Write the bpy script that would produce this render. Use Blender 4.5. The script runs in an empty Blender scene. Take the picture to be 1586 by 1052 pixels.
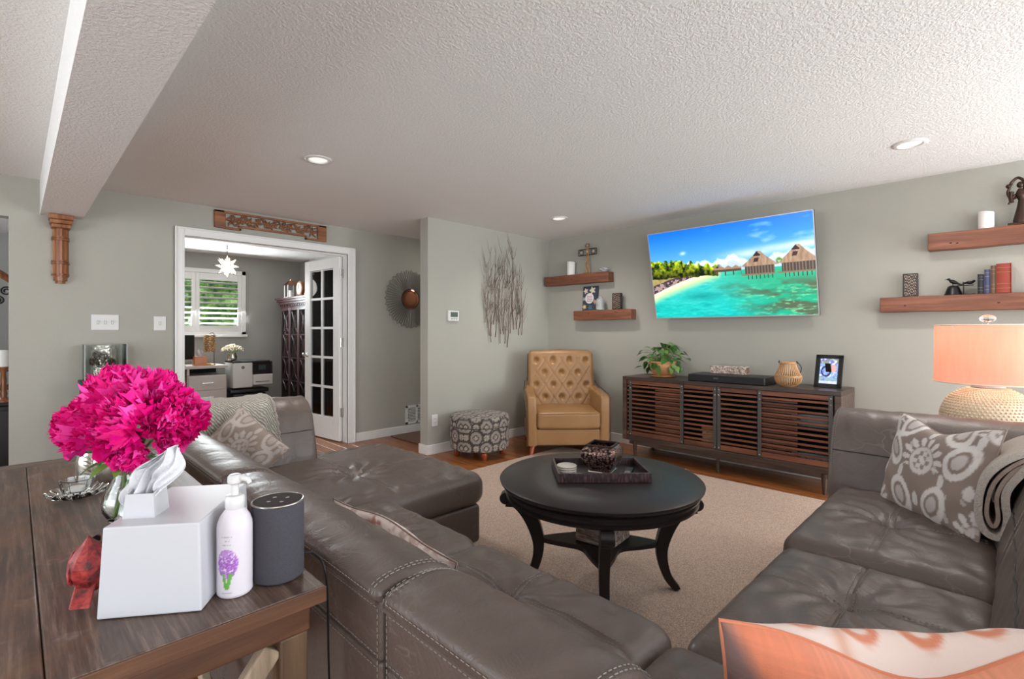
import bpy, bmesh, math, random
import numpy as np
from math import sin, cos, pi, radians, exp, sqrt, atan2, tan
from mathutils import Vector, Matrix

S = bpy.context.scene
C = S.collection
rnd = random.Random(7)

def sc(r, g, b, a=1.0):
    f = lambda c: ((c / 255) / 12.92 if c / 255 <= .04045 else ((c / 255 + .055) / 1.055) ** 2.4)
    return (f(r), f(g), f(b), a)

# ---------------------------------------------------------------- camera, world, light, exposure
YAW = radians(45.07)
cam_d = bpy.data.cameras.new('camera')
cam_d.sensor_width = 36; cam_d.sensor_fit = 'HORIZONTAL'
cam_d.lens = 36 * 769 / 1586
cam_d.shift_y = -12 / 1586
cam_d.clip_start = .02
cam = bpy.data.objects.new('camera', cam_d); C.objects.link(cam)
cam.location = (0, 0, 1.264); cam.rotation_euler = (pi / 2, 0, -YAW)
S.camera = cam
S.view_settings.view_transform = 'Standard'
S.view_settings.look = 'None'
S.view_settings.gamma = 1
S.view_settings.use_curve_mapping = False
S.view_settings.exposure = 0.28

W = bpy.data.worlds.new('sky'); S.world = W; W.use_nodes = True
wn = W.node_tree.nodes; wl = W.node_tree.links
wb = wn['Background']
wtc = wn.new('ShaderNodeTexCoord'); wsx = wn.new('ShaderNodeSeparateXYZ'); wr = wn.new('ShaderNodeValToRGB')
wl.new(wtc.outputs['Generated'], wsx.inputs[0]); wl.new(wsx.outputs['Z'], wr.inputs[0])
wr.color_ramp.elements[0].position = 0.0; wr.color_ramp.elements[0].color = (.93, .96, 1, 1)
wr.color_ramp.elements[1].position = .8; wr.color_ramp.elements[1].color = (.45, .65, 1, 1)
wl.new(wr.outputs[0], wb.inputs['Color']); wb.inputs['Strength'].default_value = 1.6

def area(name, loc, target, sx, sy, power, col=(1, 1, 1)):
    l = bpy.data.lights.new(name, 'AREA'); l.shape = 'RECTANGLE'; l.size = sx; l.size_y = sy
    l.energy = power; l.color = col
    o = bpy.data.objects.new(name, l); C.objects.link(o); o.location = loc
    d = Vector(target) - Vector(loc); o.rotation_euler = d.to_track_quat('-Z', 'Y').to_euler()
    return o
# daylight through windows and patio door of the unseen sides, plus added fill lights
DAY = (.90, .965, 1)
area('window_and_fill_light', (2.4, -2.75, 1.35), (2.4, 0, 2.3), 3.4, 1.9, 85, DAY)
area('window_and_fill_light', (-3.35, 2.2, 1.4), (0, 2.2, 2.2), 3.2, 1.9, 78, DAY)
area('window_and_fill_light', (-1.6, -2.75, 1.3), (-1.0, 0, 2.4), 1.8, 2.0, 70, DAY)
area('window_and_fill_light', (4.80, -1.95, 1.2), (0.6, 2.6, 1.7), 1.6, 1.9, 160, DAY)  # added fill at the solid right wall, brightens ceiling and far corner
area('window_and_fill_light', (2.0, 8.40, 1.75), (2.0, 6, 1.0), 1.2, .8, 62, DAY)
area('window_and_fill_light', (-1.9, 7.0, 1.9), (0, 7, 1.2), 1.2, 1.2, 30, DAY)
area('hall_fill_light', (4.3, 4.85, 2.42), (4.3, 4.85, 0), .3, .3, 6, (1, .95, .88))  # added lamp without a fixture, brightens the hall

# ---------------------------------------------------------------- object helpers
def setp(o, label=None, cat=None, group=None, kind=None):
    if label: o['label'] = label
    if cat: o['category'] = cat
    if group: o['group'] = group
    if kind: o['kind'] = kind
    return o

def thing(name, label, cat, loc=(0, 0, 0), rz=0, group=None, scale=None):
    o = bpy.data.objects.new(name, None); C.objects.link(o)
    o.location = loc; o.rotation_euler = (0, 0, rz); o.empty_display_size = .05
    if scale: o.scale = (scale,) * 3
    return setp(o, label, cat, group)

def node(name, parent):
    o = bpy.data.objects.new(name, None); C.objects.link(o); o.parent = parent
    return o

def kids(o): return [c for c in C.objects if c.parent == o]

def copy_tree(o, parent=None, ch=None):
    c = o.copy(); C.objects.link(c)
    if parent: c.parent = parent
    for k in (ch if ch is not None else list(o.children)):
        copy_tree(k, c)
    return c

class G:
    def __init__(s): s.v = []; s.f = []
    def add(s, vs, fs, M=None):
        n = len(s.v)
        s.v += [tuple(M @ Vector(p)) if M else tuple(p) for p in vs]
        s.f += [tuple(i + n for i in f) for f in fs]
        return s
    def box(s, x0, x1, y0, y1, z0, z1, M=None):
        vs = [(x, y, z) for z in (z0, z1) for y in (y0, y1) for x in (x0, x1)]
        return s.add(vs, [(0, 2, 3, 1), (4, 5, 7, 6), (0, 1, 5, 4), (2, 6, 7, 3), (0, 4, 6, 2), (1, 3, 7, 5)], M)
    def cyl(s, p0, p1, r0, r1=None, n=12):
        return s.tube([p0, p1], [r0, r0 if r1 is None else r1], n)
    def tube(s, pts, r, n=8, closed=False, cap=True):
        pts = [Vector(p) for p in pts]; m = len(pts)
        rs = r if isinstance(r, (list, tuple)) else [r] * m
        vs = []; up = None
        for i, p in enumerate(pts):
            if closed: d = pts[(i + 1) % m] - pts[i - 1]
            else: d = pts[min(i + 1, m - 1)] - pts[max(i - 1, 0)]
            if d.length < 1e-9: d = Vector((0, 0, 1))
            d.normalize()
            if up is None:
                up = Vector((0, 0, 1)) if abs(d.z) < .9 else Vector((1, 0, 0))
            a = up - d * up.dot(d)
            if a.length < 1e-6: a = Vector((1, 0, 0)) - d * d.x
            a.normalize(); up = a; b = d.cross(a)
            for k in range(n):
                t = 2 * pi * k / n
                vs.append(p + (a * cos(t) + b * sin(t)) * rs[i])
        fs = []
        for i in range(m if closed else m - 1):
            j = (i + 1) % m
            for k in range(n):
                fs.append((i * n + k, i * n + (k + 1) % n, j * n + (k + 1) % n, j * n + k))
        if cap and not closed:
            fs.append(tuple(range(n - 1, -1, -1))); fs.append(tuple((m - 1) * n + k for k in range(n)))
        return s.add(vs, fs)
    def lathe(s, prof, n=32, c=(0, 0, 0), fn=None, M=None):
        vs = []; m = len(prof)
        for r, z in prof:
            for k in range(n):
                t = 2 * pi * k / n
                x, y, zz = r * cos(t), r * sin(t), z
                if fn: x, y, zz = fn(x, y, zz, t)
                vs.append((x + c[0], y + c[1], zz + c[2]))
        fs = [(i * n + k, i * n + (k + 1) % n, (i + 1) * n + (k + 1) % n, (i + 1) * n + k) for i in range(m - 1) for k in range(n)]
        if prof[0][0] > 1e-5: fs.append(tuple(range(n - 1, -1, -1)))
        if prof[-1][0] > 1e-5: fs.append(tuple((m - 1) * n + k for k in range(n)))
        return s.add(vs, fs, M)
    def prism(s, poly, a0, a1, axis='z', M=None):
        n = len(poly)
        def mk(p, a):
            return {'z': (p[0], p[1], a), 'y': (p[0], a, p[1]), 'x': (a, p[0], p[1])}[axis]
        vs = [mk(p, a0) for p in poly] + [mk(p, a1) for p in poly]
        fs = [tuple(range(n - 1, -1, -1)), tuple(range(n, 2 * n))] + [(i, (i + 1) % n, n + (i + 1) % n, n + i) for i in range(n)]
        return s.add(vs, fs, M)
    def ell(s, c, r, n=16, m=10, M=None):
        prof = [(sin(pi * i / m), -cos(pi * i / m)) for i in range(m + 1)]
        vs = []; 
        for a, b in prof:
            for k in range(n):
                t = 2 * pi * k / n
                vs.append((c[0] + r[0] * a * cos(t), c[1] + r[1] * a * sin(t), c[2] + r[2] * b))
        fs = [(i * n + k, i * n + (k + 1) % n, (i + 1) * n + (k + 1) % n, (i + 1) * n + k) for i in range(m) for k in range(n)]
        return s.add(vs, fs, M)
    def grid(s, fn, nu, nv, M=None, closeu=False):
        vs = [fn(i / nu, j / nv) for j in range(nv + 1) for i in range(nu + (0 if closeu else 1))]
        w = nu + (0 if closeu else 1)
        fs = [(j * w + i, j * w + (i + 1) % w, (j + 1) * w + (i + 1) % w, (j + 1) * w + i) for j in range(nv) for i in range(nu)]
        return s.add(vs, fs, M)
    def soft(s, h, r, n=(8, 8, 4), k=4, fn=None, c=(0, 0, 0), M=None):
        """rounded box of half sizes h, edge radius r; fn(p) moves the points"""
        def axis(hh, nn):
            q = [-hh + r - r * tan(pi / 4 * (1 - i / k)) for i in range(k)]
            mid = [-hh + r + (2 * hh - 2 * r) * i / nn for i in range(nn + 1)]
            return q + mid + [-a for a in reversed(q)]
        ax = [axis(h[i], n[i]) for i in range(3)]
        idx = {}; vs = []; fs = []
        def vert(i, j, l):
            if (i, j, l) in idx: return idx[(i, j, l)]
            p = Vector((ax[0][i], ax[1][j], ax[2][l]))
            inn = Vector([max(-(h[a] - r), min(h[a] - r, p[a])) for a in range(3)])
            d = p - inn
            if d.length > 1e-9: d.normalize()
            p = inn + d * r
            if fn: p = Vector(fn(p))
            vs.append((p.x + c[0], p.y + c[1], p.z + c[2])); idx[(i, j, l)] = len(vs) - 1
            return idx[(i, j, l)]
        N = [len(a) - 1 for a in ax]
        for i in range(N[0]):
            for j in range(N[1]):
                fs.append((vert(i, j, 0), vert(i, j + 1, 0), vert(i + 1, j + 1, 0), vert(i + 1, j, 0)))
                fs.append((vert(i, j, N[2]), vert(i + 1, j, N[2]), vert(i + 1, j + 1, N[2]), vert(i, j + 1, N[2])))
        for i in range(N[0]):
            for l in range(N[2]):
                fs.append((vert(i, 0, l), vert(i + 1, 0, l), vert(i + 1, 0, l + 1), vert(i, 0, l + 1)))
                fs.append((vert(i, N[1], l), vert(i, N[1], l + 1), vert(i + 1, N[1], l + 1), vert(i + 1, N[1], l)))
        for j in range(N[1]):
            for l in range(N[2]):
                fs.append((vert(0, j, l), vert(0, j, l + 1), vert(0, j + 1, l + 1), vert(0, j + 1, l)))
                fs.append((vert(N[0], j, l), vert(N[0], j + 1, l), vert(N[0], j + 1, l + 1), vert(N[0], j, l + 1)))
        return s.add(vs, fs, M)
    def extr(s, prof, y0, y1, r=.03, n=20, k=5, fn=None, M=None):
        """closed profile (x,z) extruded along y with rounded ends"""
        m = len(prof); P = [Vector((a, b)) for a, b in prof]
        ar = sum(P[i].x * P[(i + 1) % m].y - P[(i + 1) % m].x * P[i].y for i in range(m))
        sg = 1 if ar > 0 else -1
        nor = []
        for i in range(m):
            d = P[(i + 1) % m] - P[i - 1]; d.normalize(); nor.append(Vector((-d.y, d.x)) * sg)
        ys = [(y0 + r * (1 - cos(pi / 2 * i / k)), r * (1 - sin(pi / 2 * i / k))) for i in range(k)]
        ys += [(y0 + r + (y1 - y0 - 2 * r) * i / n, 0) for i in range(n + 1)]
        ys += [(y1 - r * (1 - cos(pi / 2 * i / k)), r * (1 - sin(pi / 2 * i / k))) for i in range(k - 1, -1, -1)]
        vs = []
        for y, ins in ys:
            for i in range(m):
                q = P[i] + nor[i] * ins
                p = (q.x, y, q.y)
                if fn: p = fn(*p)
                vs.append(p)
        L = len(ys)
        fs = [(a * m + i, a * m + (i + 1) % m, (a + 1) * m + (i + 1) % m, (a + 1) * m + i) for a in range(L - 1) for i in range(m)]
        fs += [tuple(range(m - 1, -1, -1)), tuple((L - 1) * m + i for i in range(m))]
        return s.add(vs, fs, M)

def smoothprof(pts, k=4):
    """closed Catmull-Rom through pts"""
    m = len(pts); out = []
    for i in range(m):
        p0, p1, p2, p3 = [Vector(pts[(i + d) % m]) for d in (-1, 0, 1, 2)]
        for j in range(k):
            t = j / k
            q = .5 * ((2 * p1) + (p2 - p0) * t + (2 * p0 - 5 * p1 + 4 * p2 - p3) * t * t + (3 * p1 - p0 - 3 * p2 + p3) * t ** 3)
            out.append(tuple(q))
    return out

def spline(pts, k=6):
    pts = [Vector(p) for p in pts]; out = []
    for i in range(len(pts) - 1):
        p1, p2 = pts[i], pts[i + 1]
        p0 = pts[i - 1] if i else p1 * 2 - p2
        p3 = pts[i + 2] if i + 2 < len(pts) else p2 * 2 - p1
        for j in range(k):
            t = j / k
            out.append(.5 * ((2 * p1) + (p2 - p0) * t + (2 * p0 - 5 * p1 + 4 * p2 - p3) * t * t + (3 * p1 - p0 - 3 * p2 + p3) * t ** 3))
    out.append(pts[-1])
    return out

def obj(name, g, m, parent=None, smooth=True, angle=40, bevel=0, world=False, label=None, kind=None, paint=None, recalc=True, bseg=2, loc=None):
    me = bpy.data.meshes.new(name)
    v = g.v
    if world and parent is not None:
        pm = Matrix.Rotation(-parent.rotation_euler.z, 4, 'Z') @ Matrix.Translation(-Vector(parent.location))
        v = [tuple(pm @ Vector(p)) for p in v]
    me.from_pydata(v, [], g.f); me.update()
    if recalc:
        bm = bmesh.new(); bm.from_mesh(me); bmesh.ops.recalc_face_normals(bm, faces=bm.faces); bm.to_mesh(me); bm.free()
    if smooth:
        me.polygons.foreach_set('use_smooth', [True] * len(me.polygons))
        me.set_sharp_from_angle(angle=radians(angle))
    if paint:
        co = np.array(v, dtype=float)
        col = np.asarray(paint(co), dtype=float)
        if col.shape[1] == 3: col = np.hstack([col, np.ones((len(col), 1))])
        at = me.color_attributes.new('Col', 'FLOAT_COLOR', 'POINT')
        at.data.foreach_set('color', col.astype(np.float32).ravel())
    me.materials.append(m)
    o = bpy.data.objects.new(name, me); C.objects.link(o)
    if parent is not None: o.parent = parent
    if loc: o.location = loc
    if bevel:
        b = o.modifiers.new('bevel', 'BEVEL'); b.width = bevel; b.segments = bseg; b.limit_method = 'ANGLE'; b.angle_limit = radians(35)
        b.harden_normals = False
    if label: o['label'] = label
    if kind: o['kind'] = kind
    return o

def struct(name, g, m, **k):
    o = obj(name, g, m, **k); o['kind'] = 'structure'; return o

def srgb2lin(a):
    a = np.asarray(a, dtype=float) / 255
    return np.where(a <= .04045, a / 12.92, ((a + .055) / 1.055) ** 2.4)

# ---------------------------------------------------------------- materials
class MB:
    def __init__(s, name):
        s.m = bpy.data.materials.new(name); s.m.use_nodes = True
        s.n = s.m.node_tree.nodes; s.l = s.m.node_tree.links; s.b = s.n['Principled BSDF']
        s.tc = None
    def coord(s, kind='Object', scale=(1, 1, 1), rnd_off=False):
        tc = s.n.new('ShaderNodeTexCoord'); mp = s.n.new('ShaderNodeMapping')
        s.l.new(tc.outputs[kind], mp.inputs[0]); mp.inputs['Scale'].default_value = scale
        if rnd_off:
            oi = s.n.new('ShaderNodeObjectInfo'); mu = s.n.new('ShaderNodeVectorMath'); mu.operation = 'SCALE'
            cb = s.n.new('ShaderNodeCombineXYZ')
            for i in range(3): s.l.new(oi.outputs['Random'], cb.inputs[i])
            s.l.new(cb.outputs[0], mu.inputs[0]); mu.inputs['Scale'].default_value = 37
            s.l.new(mu.outputs[0], mp.inputs['Location'])
        return mp.outputs[0]
    def noise(s, vec, scale=5, detail=4, rough=.5, dist=0):
        t = s.n.new('ShaderNodeTexNoise'); s.l.new(vec, t.inputs['Vector'])
        t.inputs['Scale'].default_value = scale; t.inputs['Detail'].default_value = detail
        t.inputs['Roughness'].default_value = rough; t.inputs['Distortion'].default_value = dist
        return t.outputs[0]
    def voro(s, vec, scale=5, feat='F1', rn=1):
        t = s.n.new('ShaderNodeTexVoronoi'); s.l.new(vec, t.inputs['Vector']); t.feature = feat
        t.inputs['Scale'].default_value = scale; t.inputs['Randomness'].default_value = rn
        return t.outputs['Distance']
    def wave(s, vec, scale=5, dist=0, detail=2, dirn='X', dscale=1):
        t = s.n.new('ShaderNodeTexWave'); s.l.new(vec, t.inputs['Vector']); t.bands_direction = dirn
        t.inputs['Scale'].default_value = scale; t.inputs['Distortion'].default_value = dist
        t.inputs['Detail'].default_value = detail; t.inputs['Detail Scale'].default_value = dscale
        return t.outputs['Fac']
    def ramp(s, fac, stops):
        r = s.n.new('ShaderNodeValToRGB'); s.l.new(fac, r.inputs[0]); e = r.color_ramp.elements
        while len(e) < len(stops): e.new(.5)
        for i, (p, c) in enumerate(stops): e[i].position = p; e[i].color = c
        return r.outputs[0]
    def mix(s, fac, a, b, mode='MIX'):
        x = s.n.new('ShaderNodeMix'); x.data_type = 'RGBA'; x.blend_type = mode
        for v, i in ((fac, 0), (a, 6), (b, 7)):
            if isinstance(v, (int, float)): x.inputs[i].default_value = v
            elif isinstance(v, tuple): x.inputs[i].default_value = v
            else: s.l.new(v, x.inputs[i])
        return x.outputs[2]
    def math(s, op, a, b=0):
        x = s.n.new('ShaderNodeMath'); x.operation = op
        for v, i in ((a, 0), (b, 1)):
            if isinstance(v, (int, float)): x.inputs[i].default_value = v
            else: s.l.new(v, x.inputs[i])
        return x.outputs[0]
    def attr(s, name='Col'):
        a = s.n.new('ShaderNodeVertexColor'); a.layer_name = name; return a.outputs[0]
    def objrand(s):
        return s.n.new('ShaderNodeObjectInfo').outputs['Random']
    def set(s, **k):
        names = dict(col='Base Color', rough='Roughness', metal='Metallic', spec='Specular IOR Level', trans='Transmission Weight', ior='IOR',
                     ecol='Emission Color', es='Emission Strength', coat='Coat Weight', crough='Coat Roughness', sss='Subsurface Weight', sheen='Sheen Weight', alpha='Alpha', tint='Specular Tint')
        for a, v in k.items():
            i = s.b.inputs[names[a]]
            if isinstance(v, (int, float, tuple)): i.default_value = v
            else: s.l.new(v, i)
        return s
    def bump(s, h, strength=.3, dist=.01, prev=None):
        b = s.n.new('ShaderNodeBump'); s.l.new(h, b.inputs['Height']); b.inputs['Strength'].default_value = strength
        b.inputs['Distance'].default_value = dist
        if prev is not None: s.l.new(prev, b.inputs['Normal'])
        s.l.new(b.outputs[0], s.b.inputs['Normal']); return b.outputs[0]

def plain(name, c, rough=.5, metal=0, **k):
    return MB(name).set(col=sc(*c), rough=rough, metal=metal, **k).m

def wallpaint(name, c, rough=.75, bs=.25, scale=90, var=.04):
    m = MB(name); v = m.coord()
    n = m.noise(v, 1.3, 3)
    c2 = tuple(x * (1 - var * 2) for x in c[:3])
    m.set(col=m.mix(n, sc(*c), sc(*c2)), rough=rough, spec=.3)
    h = m.noise(v, scale, 3, .55)
    m.bump(h, bs, .004)
    return m.m

def woodmat(name, c1, c2, c3=None, axis=0, scale=1, rough=.45, bs=.15, rand=True, spec=.5, vary=.25):
    m = MB(name); sx = [22, 22, 22]; sx[axis] = 1.6
    v = m.coord('Object', tuple(a * scale for a in sx), rnd_off=rand)
    n1 = m.noise(v, 1.0, 6, .62, .6)
    n2 = m.noise(v, 3.5, 4, .6, .2)
    c = m.ramp(n1, [(.32, sc(*c1)), (.5, sc(*(c3 or c2))), (.68, sc(*c2))])
    c = m.mix(m.math('MULTIPLY', n2, .55), c, sc(*c1))
    if rand and vary:
        rr = m.objrand(); bb = m.math('ADD', m.math('MULTIPLY', rr, vary * 2), 1 - vary)
        mu = m.n.new('ShaderNodeHueSaturation'); m.l.new(bb, mu.inputs['Value']); m.l.new(c, mu.inputs['Color']); c = mu.outputs[0]
    m.set(col=c, rough=rough, spec=spec)
    m.bump(n2, bs, .003)
    return m.m

def leather(name, c1, c2, rough=.38, grain=260, wr=.35, scuff=None):
    m = MB(name); v = m.coord()
    n = m.noise(v, 3.2, 5, .6, .4)
    c = m.mix(n, sc(*c1), sc(*c2))
    if scuff:
        # faint pale creases of worn leather
        w = m.voro(m.mix(.12, v, m.n.new('ShaderNodeTexNoise').outputs['Color']), 7, 'DISTANCE_TO_EDGE')
        k = m.ramp(w, [(0, (1, 1, 1, 1)), (.02, (0, 0, 0, 1))])
        k = m.math('MULTIPLY', m.math('MULTIPLY', k, m.ramp(m.noise(v, 2.1, 2), [(.5, (0, 0, 0, 1)), (.65, (1, 1, 1, 1))])), .35)
        c = m.mix(k, c, sc(*scuff))
    m.set(col=c, rough=m.math('ADD', m.math('MULTIPLY', n, .15), rough - .07), spec=.5)
    g = m.voro(v, grain)
    b1 = m.bump(g, .12, .0015)
    w2 = m.noise(v, 9, 5, .62, 1.6)
    m.bump(w2, wr, .012, b1)
    return m.m

def painted(name, rough=.6, metal=0, emit=0, sheen=0, bs=0, bscale=300, **k):
    m = MB(name); a = m.attr(); m.set(col=a, rough=rough, metal=metal, **k)
    if emit: m.set(ecol=a, es=emit); m.set(col=(.01, .01, .01, 1))
    if sheen: m.set(sheen=sheen)
    if bs: m.bump(m.noise(m.coord(), bscale, 3), bs, .002)
    return m.m

M = {}
M['wall'] = wallpaint('wall_paint', (176, 173, 163))
M['wall_office'] = wallpaint('office_wall_paint', (170, 168, 163))
def ceilmat():
    m = MB('ceiling_texture'); v = m.coord()
    h = m.noise(v, 78, 3, .6, .4); h2 = m.ramp(h, [(.40, (0, 0, 0, 1)), (.62, (1, 1, 1, 1))])
    m.set(col=sc(232, 231, 229), rough=.85, spec=.2); m.bump(h2, .5, .004); return m.m
M['ceiling'] = ceilmat()
M['white'] = plain('white_trim_paint', (226, 224, 221), .35)
M['white_plastic'] = plain('white_plastic', (214, 213, 210), .4)
M['floor_gap'] = plain('floor_joint', (60, 34, 18), .6)
M['plank'] = woodmat('oak_plank', (118, 66, 30), (176, 112, 62), (150, 90, 46), axis=1, rough=.28, bs=.08, vary=.16)
M['leather'] = leather('grey_leather', (80, 68, 63), (103, 90, 83), .40, scuff=(150, 138, 130))
M['leather_seam'] = plain('dark_seam', (46, 42, 40), .6)
M['thread'] = plain('pale_thread', (136, 127, 120), .7)
M['tan'] = leather('tan_leather', (136, 98, 60), (166, 125, 82), .36, wr=.2)
M['tan_dark'] = plain('tan_button_leather', (150, 108, 60), .4)
M['piping'] = plain('brown_piping', (84, 56, 34), .5)
M['redwood'] = woodmat('red_stained_leg', (120, 46, 22), (160, 74, 40), axis=2, rough=.3)
M['shelf'] = woodmat('brown_stained_shelf', (92, 52, 36), (152, 96, 70), (122, 74, 52), axis=1, rough=.5, bs=.3)
M['corbel'] = woodmat('carved_brown_wood', (96, 52, 26), (176, 122, 84), (140, 84, 48), axis=2, rough=.3)
M['carved'] = woodmat('carved_panel_wood', (94, 52, 26), (170, 110, 66), (136, 82, 44), axis=0, rough=.45)
M['walnut'] = woodmat('dark_walnut', (56, 42, 36), (106, 84, 72), (80, 62, 53), axis=1, rough=.35, bs=.2)
M['slat'] = woodmat('reddish_slat_wood', (84, 46, 30), (144, 90, 62), (114, 67, 45), axis=1, rough=.45, vary=.2)
M['iron'] = plain('grey_iron_strap', (92, 88, 86), .45, .7)
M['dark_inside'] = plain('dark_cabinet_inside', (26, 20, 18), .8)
M['espresso'] = MB('espresso_lacquer').set(col=sc(36, 29, 28), rough=.42, spec=.4).m
def rusticmat():
    m = MB('weathered_table_top'); v = m.coord('Object', (26, 1.4, 26), rnd_off=True); v2 = m.coord('Object', (1, 1, 1), rnd_off=True)
    n1 = m.noise(v, 1.2, 7, .65, .8); n2 = m.noise(m.coord('Object', (90, 4, 90), rnd_off=True), 1.5, 5, .7, .3); n3 = m.noise(v2, 4.5, 5, .65, .5)
    c = m.ramp(n1, [(.32, sc(72, 55, 46)), (.5, sc(104, 84, 73)), (.68, sc(138, 116, 102))])
    c = m.mix(m.ramp(n2, [(.45, (.65, .65, .65, 1)), (.6, (0, 0, 0, 1))]), c, sc(62, 47, 40))
    c = m.mix(m.math('MULTIPLY', m.ramp(n3, [(.5, (0, 0, 0, 1)), (.68, (1, 1, 1, 1))]), .45), c, sc(140, 98, 68))
    c = m.mix(m.math('MULTIPLY', m.ramp(m.noise(v2, 9, 4, .7), [(.6, (0, 0, 0, 1)), (.7, (1, 1, 1, 1))]), .3), c, sc(168, 152, 140))
    m.set(col=c, rough=m.math('ADD', m.math('MULTIPLY', n3, .3), .28), spec=.5); m.bump(n2, .25, .0015, m.bump(n1, .2, .003)); return m.m
M['rustic'] = rusticmat()
M['rustic_edge'] = woodmat('raw_brown_table_edge', (72, 44, 28), (132, 92, 64), (98, 64, 42), axis=0, scale=.8, rough=.6, bs=.4)
M['rustic_pale'] = woodmat('pale_weathered_brace', (128, 108, 88), (178, 160, 138), axis=2, rough=.7, bs=.3)
M['black'] = plain('black_plastic', (18, 18, 19), .4)
M['blackm'] = plain('black_metal', (24, 22, 22), .4, .5)
M['white_ceramic'] = plain('white_glazed', (194, 194, 199), .35)
M['chrome'] = plain('brushed_nickel', (190, 188, 184), .25, 1)
M['bronze'] = plain('dark_bronze', (66, 48, 40), .35, .7)
M['copper'] = plain('copper_mirror', (180, 124, 102), .12, 1)
M['pewter'] = plain('grey_wire', (120, 114, 108), .4, .6)
M['branch'] = plain('dark_twig_metal', (98, 76, 64), .5, .3)
M['silver'] = MB('mercury_glass').set(col=sc(205, 200, 190), rough=.18, metal=.9).m
def glassmat(name, col=(1, 1, 1, 1), rough=.02, ior=1.45):
    return MB(name).set(col=col, rough=rough, trans=1, ior=ior).m
M['glass'] = glassmat('clear_glass', (.97, .99, .98, 1))
def panemat(ior=1.5):
    m = MB('thin_pane'); n = m.n; l = m.l
    tr = n.new('ShaderNodeBsdfTransparent'); tr.inputs[0].default_value = (.93, .95, .94, 1)
    gl = n.new('ShaderNodeBsdfGlossy'); gl.inputs['Roughness'].default_value = .03
    mx = n.new('ShaderNodeMixShader'); fr = n.new('ShaderNodeFresnel'); fr.inputs[0].default_value = ior
    l.new(fr.outputs[0], mx.inputs[0]); l.new(tr.outputs[0], mx.inputs[1]); l.new(gl.outputs[0], mx.inputs[2])
    l.new(mx.outputs[0], n['Material Output'].inputs[0]); return m.m
M['pane'] = panemat()
M['thin_glass'] = panemat(1.12)
M['leaf'] = MB('pothos_leaf'); 
_m = M['leaf']; _r = _m.objrand()
_m.set(col=_m.ramp(_r, [(0, sc(36, 74, 26)), (.6, sc(62, 108, 38)), (1, sc(112, 148, 62))]), rough=.35); M['leaf'] = _m.m
M['stem'] = plain('green_stem', (96, 128, 56), .5)
M['terracotta'] = MB('terracotta'); _m = M['terracotta']
_m.set(col=_m.mix(_m.noise(_m.coord(), 14, 5), sc(190, 128, 76), sc(224, 170, 120)), rough=.7); M['terracotta'] = _m.m
M['soil'] = plain('dark_soil', (48, 36, 28), .95)
M['rattan'] = MB('split_rattan'); _m = M['rattan']
_m.set(col=_m.mix(_m.noise(_m.coord(), 40, 4), sc(150, 100, 56), sc(214, 172, 124)), rough=.5); M['rattan'] = _m.m
M['petal'] = MB('magenta_petal'); _m = M['petal']; _r = _m.objrand()
_c = _m.ramp(_r, [(0, sc(206, 0, 104)), (.55, sc(232, 6, 134)), (1, sc(244, 84, 180))])
_m.set(col=_c, rough=.6, spec=.25); M['petal'] = _m.m
M['petal_in'] = plain('deep_magenta_petal', (218, 2, 120), .6, spec=.25)
def rugmat():
    m = MB('beige_rug_pile'); v = m.coord()
    h = m.noise(m.coord('Object', (1, 1, 1)), 150, 3, .7); b = m.noise(v, 1.6, 4)
    w = m.wave(m.coord('Object', (1, .15, 1)), 34, 3, 3, 'X', 2)
    h2 = m.noise(v, 60, 3, .8)
    c = m.mix(m.ramp(h, [(.35, (0, 0, 0, 1)), (.62, (1, 1, 1, 1))]), sc(158, 132, 116), sc(236, 214, 198)); c = m.mix(m.math('MULTIPLY', b, .4), c, sc(216, 188, 168))
    c = m.mix(m.math('MULTIPLY', m.ramp(h2, [(.45, (0, 0, 0, 1)), (.6, (1, 1, 1, 1))]), .35), c, sc(150, 126, 110)); c = m.mix(m.math('MULTIPLY', w, .2), c, sc(140, 116, 100))
    m.set(col=c, rough=.95, spec=.1); m.bump(h, .8, .01); return m.m
M['rug'] = rugmat()
M['mat'] = MB('brown_doormat'); _m = M['mat']
_m.set(col=_m.mix(_m.noise(_m.coord(), 90, 3, .8), sc(66, 40, 32), sc(136, 108, 92)), rough=.95); M['mat'] = _m.m
def knit():
    m = MB('cream_knit'); v = m.coord()
    w = m.wave(m.coord('Object', (1, 1, .5)), 38, 4, 3, 'DIAGONAL', 1.5); n = m.noise(v, 120, 3)
    m.set(col=m.mix(m.math('MULTIPLY', w, m.math('ADD', n, .3)), sc(150, 142, 130), sc(226, 220, 208)), rough=.95)
    m.bump(w, .9, .01); return m.m
M['knit'] = knit()
M['fleece'] = MB('white_fleece'); _m = M['fleece']; _h = _m.noise(_m.coord(), 170, 3, .8)
_m.set(col=_m.mix(_h, sc(160, 146, 134), sc(236, 224, 212)), rough=1); _m.bump(_h, 1, .01); M['fleece'] = _m.m
M['lining'] = MB('taupe_plush'); _m = M['lining']
_m.set(col=_m.mix(_m.noise(_m.coord(), 60, 3), sc(128, 110, 98), sc(168, 150, 138)), rough=.9); M['lining'] = _m.m
M['fabricp'] = painted('printed_cloth', .7, bs=.25, bscale=420, sheen=.1)
M['printp'] = painted('printed_surface', .45)
M['screen'] = painted('lit_screen', .25, emit=.72)
M['spk'] = MB('charcoal_speaker_cloth'); _m = M['spk']; _h = _m.noise(_m.coord('Object', (1, 1, 1)), 900, 2, .8)
_m.set(col=_m.mix(_h, sc(26, 25, 30), sc(86, 83, 92)), rough=.9); _m.bump(_h, .4, .001); M['spk'] = _m.m
M['tissue'] = plain('tissue_paper', (204, 204, 208), .9)
M['candle'] = plain('white_wax', (238, 236, 232), .5)
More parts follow.
